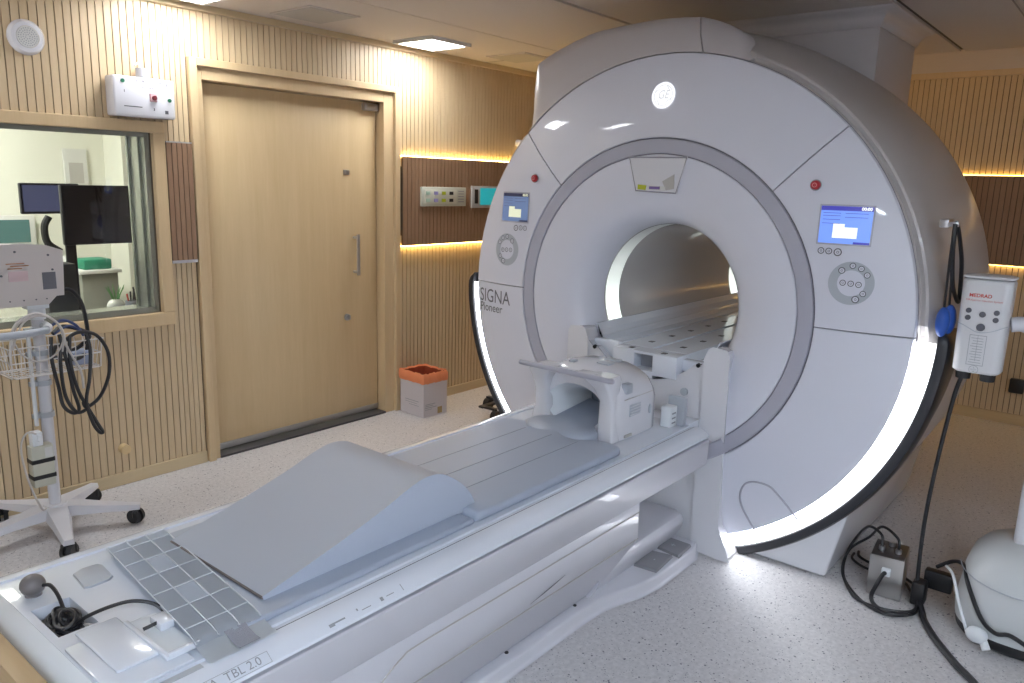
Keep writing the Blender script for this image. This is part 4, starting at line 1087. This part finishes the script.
# handle
bm = B(); tube(bm, [(cx + .01, cy - .03, .93), (cx - .02, cy - .14, .93), (cx - .15, cy - .18, .93), (cx - .28, cy - .14, .93), (cx - .32, cy - .02, .93)], .015, 12); obj('handle', bm, M['dial'], K)
bm = B(); tube(bm, [(cx + .015, cy - .02, .93), (cx + .005, cy - .09, .93), (cx - .02, cy - .14, .93)], .018, 12); obj('handle_sleeve', bm, M['cloth2'], K)
# vital signs monitor
V = thing('vital_signs_monitor', 'beige patient monitor seen from behind, mounted on the rolling stand', 'patient monitor', (1.17, 3.55, 1.02))
mx0, mx1, my0, my1 = .98, 1.29, 3.50, 3.60
bm = B(); prism(bm, [(mx0, 1.06), (mx1, 1.065), (mx1 + .008, 1.235), (mx1 - .05, 1.256), (1.15, 1.265), (mx0, 1.262)], 'Y', my0 - .02, my1 + .03, bev=.01, seg=3); obj('housing', bm, M['beige'], V)
bm = B(); prism(bm, [(mx0 + .02, 1.025), (mx1 - .05, 1.025), (mx1 - .015, 1.06), (mx0 + .02, 1.06)], 'Y', my0 - .01, my1 + .02, bev=.004); obj('lower_case', bm, M['beige'], V)
bm = B(); box(bm, cx - .045, cx + .04, 3.52, 3.58, 1.0, 1.026, bev=.004); cyl(bm, (cx, cy, .955), (cx, cy, 1.0), .032, n=20); obj('mount', bm, M['cloth2'], V)
bm = B(); box(bm, 1.222, 1.272, my0 - .0225, my0 - .019, 1.085, 1.155); obj('vent', bm, mat('vent_grey', (.14, .14, .16), .6), V)
bm = B(); box(bm, 1.10, 1.17, my0 - .0225, my0 - .019, 1.125, 1.165); obj('label', bm, mat('label_pink', (.66, .50, .52), .6), V)
bm = B()
box(bm, 1.095, 1.16, my0 - .0235, my0 - .0205, 1.195, 1.198); box(bm, 1.11, 1.175, my0 - .0235, my0 - .0205, 1.185, 1.188); box(bm, 1.10, 1.15, my0 - .0235, my0 - .0205, 1.175, 1.178)
obj('label_text', bm, mat('print_rust', (.45, .18, .05), .6), V, smooth=False)
bm = B()
for (x, z) in ((1.13, 1.243), (1.25, 1.225), (1.262, 1.165), (1.075, 1.15)): cyl(bm, (x, my0 - .023, z), (x, my0 - .019, z), .0045, n=10)
for x in (1.10, 1.15, 1.195, 1.235): cyl(bm, (x, my0 - .0125, 1.045), (x, my0 - .009, 1.045), .003, n=8)
obj('screw', bm, M['line'], V)
bm = B(); cyl(bm, (mx1 - .02, 3.53, 1.075), (mx1 + .03, 3.53, 1.072), .010, n=10); obj('plug', bm, M['black'], V)
bm = B(); tube(bm, [(1.318, 3.53, 1.072), (1.345, 3.525, 1.065), (1.375, 3.52, 1.02), (1.39, 3.52, .95), (1.395, 3.52, .86), (1.39, 3.53, .80)], .0085, 8)
tag(obj('monitor_cable', bm, M['blackcable']), 'thick black cable curving from the patient monitor down into the basket', 'cable')
# black hoses in loops over the basket
def hose(label, pts, r=.0075, m='blackcable'):
    pts = [(1.235 + (x - 1.235) * .80, y, z) for x, y, z in pts]
    bm = B(); tube(bm, pts, r, 8, sm=8); return tag(obj('hose', bm, M[m]), label, 'hose', 'black hoses hanging over the cart basket')
hose('black hose hanging in the widest loop from the cart basket', [(1.26, 3.43, .87), (1.24, 3.42, .78), (1.25, 3.42, .64), (1.30, 3.42, .56), (1.36, 3.42, .575), (1.335, 3.42, .60), (1.35, 3.42, .575), (1.42, 3.42, .61), (1.475, 3.42, .70), (1.48, 3.42, .80), (1.43, 3.43, .88), (1.34, 3.43, .90), (1.28, 3.44, .87)])
hose('black hose looped at the centre of the cart basket', [(1.30, 3.43, .89), (1.285, 3.415, .78), (1.31, 3.415, .66), (1.345, 3.415, .585), (1.39, 3.41, .50), (1.415, 3.41, .455), (1.40, 3.41, .455), (1.37, 3.41, .50), (1.345, 3.41, .60), (1.37, 3.41, .70), (1.39, 3.42, .82), (1.38, 3.43, .89)])
hose('black hose hanging down the left side of the cart basket', [(1.22, 3.45, .89), (1.205, 3.43, .80), (1.225, 3.43, .68), (1.235, 3.42, .60), (1.28, 3.42, .56), (1.31, 3.42, .575), (1.29, 3.42, .66), (1.275, 3.42, .76), (1.255, 3.44, .90)])
hose('black hose bundle folded inside the cart basket', [(1.24, 3.47, .90), (1.30, 3.50, .92), (1.38, 3.48, .90), (1.43, 3.50, .86), (1.36, 3.55, .80), (1.28, 3.52, .84), (1.24, 3.48, .80), (1.34, 3.47, .78), (1.42, 3.52, .79)], .009)
bm = B(); tube(bm, [(1.06, 3.43, .80), (1.08, 3.42, .95), (1.16, 3.415, 1.0), (1.24, 3.415, .95), (1.27, 3.415, .84), (1.31, 3.41, .74), (1.32, 3.42, .66)], .005, 7); tube(bm, [(1.07, 3.43, .86), (1.12, 3.42, .97), (1.20, 3.41, .985), (1.255, 3.41, .92), (1.25, 3.42, .83)], .004, 7)
tube(bm, [(1.07, 3.43, .93), (1.10, 3.42, .84), (1.17, 3.42, .80), (1.24, 3.42, .84), (1.26, 3.43, .92), (1.19, 3.43, .99), (1.10, 3.43, .96), (1.075, 3.43, .86)], .0035, 6)
tag(obj('clear_tubing', bm, M['clearplastic']), 'pale clear tubing coiled over the cart handle', 'tubing')
bm = B(); tube(bm, [(1.23, 3.47, .93), (1.27, 3.45, .955), (1.32, 3.45, .93), (1.35, 3.45, .88)], .006, 7); tube(bm, [(1.24, 3.46, .90), (1.29, 3.44, .93), (1.34, 3.44, .90)], .005, 7)
tag(obj('blue_tubing', bm, mat('tube_blue', (.04, .06, .16), .4)), 'dark blue tubing tangled on top of the cart basket', 'tubing')
bm = B(); box(bm, 1.32, 1.40, 3.50, 3.58, .742, .80, bev=.006); tag(obj('supply_pack', bm, mat('pack_blue', (.35, .4, .55), .4)), 'pale blue pack lying in the cart basket', 'pack')
# transformer on pole
t = thing('power_supply', 'beige power supply held to the cart pole by two black straps', 'power supply', (1.165, 3.52, .25))
bm = B(); box(bm, 1.115, 1.20, 3.47, 3.525, .25, .43, bev=.006); obj('housing', bm, mat('psu_cream', (.52, .52, .44), .5), t)
for z in (.285, .355):
    bm = B(); box(bm, 1.113, 1.202, 3.4685, 3.527, z, z + .018, bev=.001); obj('strap', bm, M['black'], t)
bm = B(); box(bm, 1.125, 1.165, 3.475, 3.52, .43, .49, bev=.004); cyl(bm, (1.15, 3.472, .45), (1.15, 3.472, .48), .007, n=10); obj('socket', bm, M['cloth2'], t)
bm = B(); box(bm, 1.165, 1.195, 3.4695, 3.4705, .375, .42); obj('label', bm, M['paper'], t)
bm = B(); tube(bm, [(1.14, 3.475, .485), (1.10, 3.46, .50), (1.075, 3.46, .44), (1.09, 3.46, .30), (1.13, 3.47, .16), (1.16, 3.50, .14)], .004, 7)
tag(obj('white_cord', bm, M['clearplastic']), 'thin white cord looping beside the power supply on the cart pole', 'cord')

# ------------------------------------------------------------------ hearing protection hanging on the scanner
t = thing('wall_hook', 'small metal hook on the scanner side holding the blue ear defenders', 'hook', (3.14, .60, 1.475))
yb_ = .555
bm = B(); box(bm, 3.06, 3.15, yb_ + .0, yb_ + .03, 1.455, 1.485, bev=.004); box(bm, 3.06, 3.08, yb_ - .03, yb_ + .005, 1.46, 1.478, bev=.003); obj('hook_plate', bm, M['silver'], t)
t = thing('ear_defenders', 'blue ear defenders hanging by a black band from the scanner side', 'ear defenders', (3.05, .53, 1.12))
bm = B()
tube(bm, [(3.07, .535, 1.475), (3.05, .535, 1.40), (3.06, .535, 1.28), (3.075, .535, 1.17)], .0045, 7); tube(bm, [(3.08, .535, 1.475), (3.10, .535, 1.38), (3.14, .535, 1.24), (3.135, .53, 1.16)], .0045, 7)
tube(bm, [(3.06, .535, 1.47), (3.055, .532, 1.40), (3.12, .528, 1.26), (3.22, .52, 1.185), (3.235, .52, 1.22), (3.19, .522, 1.34), (3.10, .53, 1.45), (3.065, .535, 1.475)], .0075, 8); obj('headband', bm, M['black'], t)
for (x, y, z) in ((3.075, .535, 1.125), (3.135, .525, 1.128)):
    bm = B(); sph(bm, (x, y, z), .054, (.55, .42, 1.0), 24); obj('ear_cup', bm, M['blue'], t)

# ------------------------------------------------------------------ contrast injector (right)
J = thing('contrast_injector', 'white contrast injector head on a stand with rounded floor base at the right edge', 'injector', (3.2, .2, 0))
HX, HY, HZ = 3.10, .414, 1.123
Rm = Matrix.Translation((HX, HY, HZ)) @ Matrix.Rotation(math.radians(0), 4, 'X')
def rbox(bm, hw, dz0, dz1, d0, d1, r, mi=0, n=6, taper=0.0):
    """rounded-rectangle solid (plan y/x) extruded in z, in head frame (x depth, y width)"""
    rows = []
    for z, ins in ((dz0, .008), (dz0 + .008, 0), (dz1 - .01, 0), (dz1 - .003, .004), (dz1, .012)):
        u = (z - dz0) / (dz1 - dz0); hh = hw * (1 + taper * u) - ins; a0, a1 = d0 + ins, d1 - ins; pts = []
        for (cx_, cy_, s) in ((a1 - r, hh - r, 0), (a0 + r, hh - r, 90), (a0 + r, -hh + r, 180), (a1 - r, -hh + r, 270)):
            for k in range(n + 1):
                an = math.radians(s + 90 * k / n); pts.append(Rm @ Vector((cx_ + r * math.cos(an), cy_ + r * math.sin(an), z)))
        rows.append(pts)
    loft(bm, rows, True, cap=True, mi=mi)
bm = B(); rbox(bm, .074, -.165, .165, -.03, .08, .028, taper=.05); hd = obj('injector_head', bm, mat('injector_white', (.66, .66, .68), .35), J)
bm = B(); rbox(bm, .079, .166, .178, -.032, .082, .028); obj('head_lid', bm, mat('injector_lid', (.6, .6, .62), .4), hd)
def hp(y, z): return Rm @ Vector((-.0308, -y, z))
HR, HU = Rm.to_3x3() @ NY, Rm.to_3x3() @ UZ
bm = B()
for (y, z, r) in ((-.044, .055, .009), (-.044, .030, .009), (.04, .055, .009), (.04, .030, .009), (-.001, .045, .010), (-.001, .0, .013)):
    c0 = hp(y, z); cyl(bm, c0, c0 + Vector((-.004, 0, 0)), r, n=18)
obj('button', bm, M['line'], hd)
bm = B()
text(bm, 'MEDRAD', .017, hp(-.015, .108), HR, HU, offset=.0004); obj('head_lettering', bm, M['redprint'], hd, smooth=False)
bm = B(); text(bm, 'MRXperion Injection System', .0095, hp(-.002, .092), HR, HU); obj('head_lettering', bm, M['redprint'], hd, smooth=False)
bm = B()
def lab(y0, y1, z0, z1):
    A = [hp(y0, z0), hp(y1, z0), hp(y1, z1), hp(y0, z1)]; bm.faces.new([bm.verts.new(p + Vector((-.0004, 0, 0))) for p in A])
for z in (-.03, -.135): lab(-.03, .022, z, z + .0018)
for y in (-.03, .0205): lab(y, y + .0015, -.135, -.03)
lab(-.005, -.0038, -.12, -.03)
for k in range(10): lab(-.024 + .003 * (k % 3), .014 - .002 * (k % 2), -.126 + k * .0095, -.1243 + k * .0095)
cc = hp(-.004, -.150)
for k in range(28):
    a0, a1 = 2 * PI * k / 28, 2 * PI * (k + 1) / 28
    P4 = [(.0145, a0), (.0145, a1), (.0132, a1), (.0132, a0)]
    bm.faces.new([bm.verts.new(cc + HR * (r * math.cos(a)) + HU * (r * math.sin(a)) + Vector((-.0004, 0, 0))) for r, a in P4])
text(bm, 'BAYER', .0062, cc + Vector((-.0006, 0, 0)), HR, HU)
for i, ch in enumerate('BA'): text(bm, ch, .0062, cc + Vector((-.0006, 0, 0)) + HU * (.007 - .0 * i) , HR, HU) if i == 0 else None
text(bm, 'ER', .0062, cc + Vector((-.0006, 0, 0)) - HU * .007, HR, HU)
obj('label', bm, M['greyprint'], hd, smooth=False)
bm = B()
tube(bm, [hp(-.078, .012) + Vector((-.0002, 0, 0)), hp(-.05, .0) + Vector((-.0002, 0, 0)), hp(-.01, -.018) + Vector((-.0002, 0, 0)), hp(.03, -.012) + Vector((-.0002, 0, 0)), hp(.078, .012) + Vector((-.0002, 0, 0))], .0012, 5)
obj('contour_line', bm, M['dial'], hd)
for y in (-.04, .035):
    bm = B(); c0 = Rm @ Vector((.02, -y, -.166)); cyl(bm, c0, c0 - Rm.to_3x3() @ UZ * .028, .026, .023, n=24); obj('syringe_cap', bm, M['black'], hd)
bm = B(); tube(bm, [(HX + .03, .335, 1.135), (HX + .04, .30, 1.14), (HX + .06, .26, 1.12), (3.16, .225, 1.09)], .026, 14); obj('arm', bm, M['cartwhite'], J)
bm = B(); cyl(bm, (3.16, .205, .33), (3.16, .205, 1.16), .022, n=24); obj('pole', bm, M['cartwhite'], J)
bm = B(); cyl(bm, (3.13, .23, .955), (3.13, .26, .935), .020, n=16); obj('knob', bm, M['black'], J)
# base: domed shell with lobes
bm = B(); bc = Vector((3.21, .17, 0)); rows = []
for (z, s) in ((.05, 1.0), (.09, 1.02), (.16, .98), (.235, .94), (.285, .87), (.32, .74), (.345, .55), (.36, .32), (.366, .05)):
    rows.append([Vector((bc.x + .24 * s * (abs(math.cos(a)) ** .8) * (1 if math.cos(a) > 0 else -1), bc.y + .205 * s * (abs(math.sin(a)) ** .8) * (1 if math.sin(a) > 0 else -1), z)) for a in [2 * PI * k / 48 for k in range(48)]])
loft(bm, rows, True, cap=True); bs = obj('base_shell', bm, mat('injector_base', (.55, .57, .58), .45), J, ang=50)
bm = B(); rows = []
for z, s in ((.004, .94), (.02, 1.0), (.05, .99)):
    rows.append([Vector((bc.x + .235 * s * math.copysign(abs(math.cos(a)) ** .8, math.cos(a)), bc.y + .20 * s * math.copysign(abs(math.sin(a)) ** .8, math.sin(a)), z)) for a in [2 * PI * k / 48 for k in range(48)]])
loft(bm, rows, True, cap=True); obj('base_bumper', bm, M['black'], J, ang=50)
bm = B(); tube(bm, [bc + Vector((.245 * math.cos(a) * 1.0, .212 * math.sin(a), .232)) for a in [math.radians(100 + 16 * k) for k in range(9)]], .002, 5); obj('base_seam', bm, M['dial'], bs)

# cable bracket / black block between
bm = B(); box(bm, 3.22, 3.26, .40, .50, .05, .125, bev=.006); box(bm, 3.13, 3.20, .475, .525, .004, .10, bev=.012)
tag(obj('cable_holder', bm, M['black']), 'black block gripping the cables beside the injector base', 'cable holder')
def cord(label, pts, r=.006, m='blackcable', grp=None, name='cable'):
    bm = B(); tube(bm, pts, r, 8, sm=8); return tag(obj(name, bm, M[m]), label, 'cable', grp)
cord('black cable hanging straight from the injector head to the floor', [(3.13, .455, .945), (3.14, .475, .85), (3.155, .50, .60), (3.165, .515, .35), (3.165, .512, .12), (3.15, .50, .03), (3.10, .475, .012), (3.02, .443, .012)], .0075)
cord('thick black cable running on the floor to the bottom edge', [(3.16, .50, .03), (3.08, .465, .014), (3.02, .445, .014), (2.92, .39, .014), (2.80, .305, .014), (2.70, .22, .014), (2.45, .05, .014)], .012)
cord('black cable crossing over the injector base front', [(3.22, .46, .15), (3.20, .405, .20), (3.13, .36, .225), (3.04, .33, .20), (2.975, .27, .12), (2.955, .22, .09), (2.95, .17, .10), (2.95, .08, .06)], .0075)
cord('white cord hanging down the injector base to a plug', [(3.16, .42, .19), (3.08, .385, .20), (3.00, .345, .14), (2.97, .31, .07), (2.96, .30, .05)], .0055, 'cloth2', name='cord')
t = thing('plug', 'white electrical plug at the end of the cord beside the injector base', 'plug', (2.955, .265, .06))
bm = B(); sph(bm, (2.955, .272, .062), .032, (.9, 1.1, .9), 16); obj('body', bm, M['cloth2'], t)
bm = B(); cyl(bm, (2.955, .252, .05), (2.94, .235, .025), .014, n=12); obj('strain_relief', bm, M['cloth2'], t)

# steel junction box on the floor
JB = thing('junction_box', 'brushed steel junction box with cable plugs standing on the floor beside the scanner foot', 'junction box', (3.2, .62, 0))
Rj = Matrix.Translation((3.20, .625, 0)) @ Matrix.Rotation(math.radians(6), 4, 'Z')
bm = B(); box(bm, -.08, .08, -.062, .062, .003, .17, bev=.003, mtx=Rj); obj('case', bm, M['steel'], JB)
bm = B(); box(bm, -.077, .077, -.059, .059, .1702, .174, bev=.001, mtx=Rj); obj('top_plate', bm, M['steeldark'], JB)
bm = B()
for (x, y) in ((-.02, .03), (-.02, -.03), (.04, .0)):
    c0 = Rj @ Vector((x, y, .172)); cyl(bm, c0, c0 + UZ * .018, .012, n=14)
obj('connector', bm, M['silver'], JB)
bm = B(); c0 = Rj @ Vector((-.082, -.005, .115)); box(bm, -.10, -.08, -.018, .014, .10, .13, bev=.003, mtx=Rj); obj('front_plug', bm, M['cloth2'], JB)
p = Rj @ Vector((-.10, 0, .115))
cord('black lead plugged into the front of the steel junction box', [p, p + Vector((-.015, .005, -.005)), p + Vector((-.03, .02, -.05)), p + Vector((-.035, .03, -.095)), (3.02, .62, .012), (2.99, .565, .012), (3.03, .505, .012)], .008)
q1, q2 = Rj @ Vector((-.02, .03, .19)), Rj @ Vector((-.02, -.03, .19))
cord('thin black lead arching from the junction box top, outer loop on the floor', [q1, q1 + Vector((.01, .01, .04)), q1 + Vector((.04, .07, .045)), (3.33, .80, .10), (3.32, .82, .02), (3.20, .79, .008), (3.10, .735, .008), (3.01, .65, .008), (2.985, .56, .008), (3.06, .49, .008), (3.14, .50, .01)], .0055)
cord('thin black lead arching from the junction box top, inner loop', [q2, q2 + Vector((.01, .01, .04)), q2 + Vector((.05, .08, .055)), (3.34, .74, .14), (3.36, .81, .06), (3.30, .82, .008), (3.16, .775, .008), (3.03, .69, .008), (3.0, .58, .018), (3.05, .50, .018), (3.13, .49, .02)], .0055)
cord('black lead running from behind the scanner foot past the junction box', [(3.45, .80, .012), (3.40, .78, .012), (3.36, .70, .012), (3.34, .60, .012), (3.28, .53, .012), (3.21, .51, .012)], .006)
cord('black lead lying behind the junction box towards the cable holder', [(3.42, .81, .012), (3.36, .80, .012), (3.31, .73, .012), (3.305, .60, .012), (3.24, .545, .012), (3.15, .515, .012)], .0055)

# stool / caster under left of gantry, seen behind the bumper
t = thing('wheeled_stool', 'small dark wheeled foot glimpsed behind the left edge of the scanner', 'castor stool', (4.1, 3.2, 0))
for (x, y) in ((3.98, 3.44), (3.78, 3.20)):
    bm = B(); cyl(bm, (x, y - .02, .04), (x, y + .02, .04), .038, n=20); cyl(bm, (x, y, .05), (x, y, .09), .01, n=10); obj('caster', bm, M['black'], t)
bm = B(); box(bm, 3.76, 4.02, 3.30, 3.34, .075, .09, bev=.004, mtx=None); box(bm, 3.765, 3.795, 3.2, 3.33, .078, .092); box(bm, 3.965, 3.995, 3.31, 3.45, .078, .092); obj('frame', bm, M['dark'], t)
bm = B(); box(bm, 6.20, 6.245, .53, .62, .24, .34, bev=.01); tag(obj('wall_socket', bm, M['black']), 'small black fitting low on the far slatted wall at the right edge', 'fitting')

# ------------------------------------------------------------------ camera
cam = bpy.data.cameras.new('camera'); co = bpy.data.objects.new('camera', cam); COL.objects.link(co)
cam.sensor_width = 36; cam.sensor_fit = 'HORIZONTAL'; cam.lens = 775.245 / 1024 * 36
yw, pt, rl_ = .6836, -.2029, .0283
fw = Vector((math.cos(yw) * math.cos(pt), math.sin(yw) * math.cos(pt), math.sin(pt)))
rt0 = Vector((math.sin(yw), -math.cos(yw), 0)); up0 = rt0.cross(fw)
rt = rt0 * math.cos(rl_) + up0 * math.sin(rl_); up = up0 * math.cos(rl_) - rt0 * math.sin(rl_)
co.matrix_world = Matrix(((rt.x, up.x, -fw.x, 0), (rt.y, up.y, -fw.y, 0), (rt.z, up.z, -fw.z, 1.57), (0, 0, 0, 1)))
cam.clip_start = .02
C.camera = co

# ------------------------------------------------------------------ world & view
w_ = bpy.data.worlds.new('world'); C.world = w_; w_.use_nodes = True
w_.node_tree.nodes['Background'].inputs[0].default_value = (.5, .5, .55, 1); w_.node_tree.nodes['Background'].inputs[1].default_value = .2
C.view_settings.view_transform = 'Standard'; C.view_settings.look = 'None'; C.view_settings.exposure = 0.62; C.view_settings.gamma = 1.0
C.view_settings.use_curve_mapping = False
C.cycles.use_denoising = True
C.cycles.max_bounces = 8; C.cycles.diffuse_bounces = 5; C.cycles.glossy_bounces = 4; C.cycles.sample_clamp_indirect = 6.0
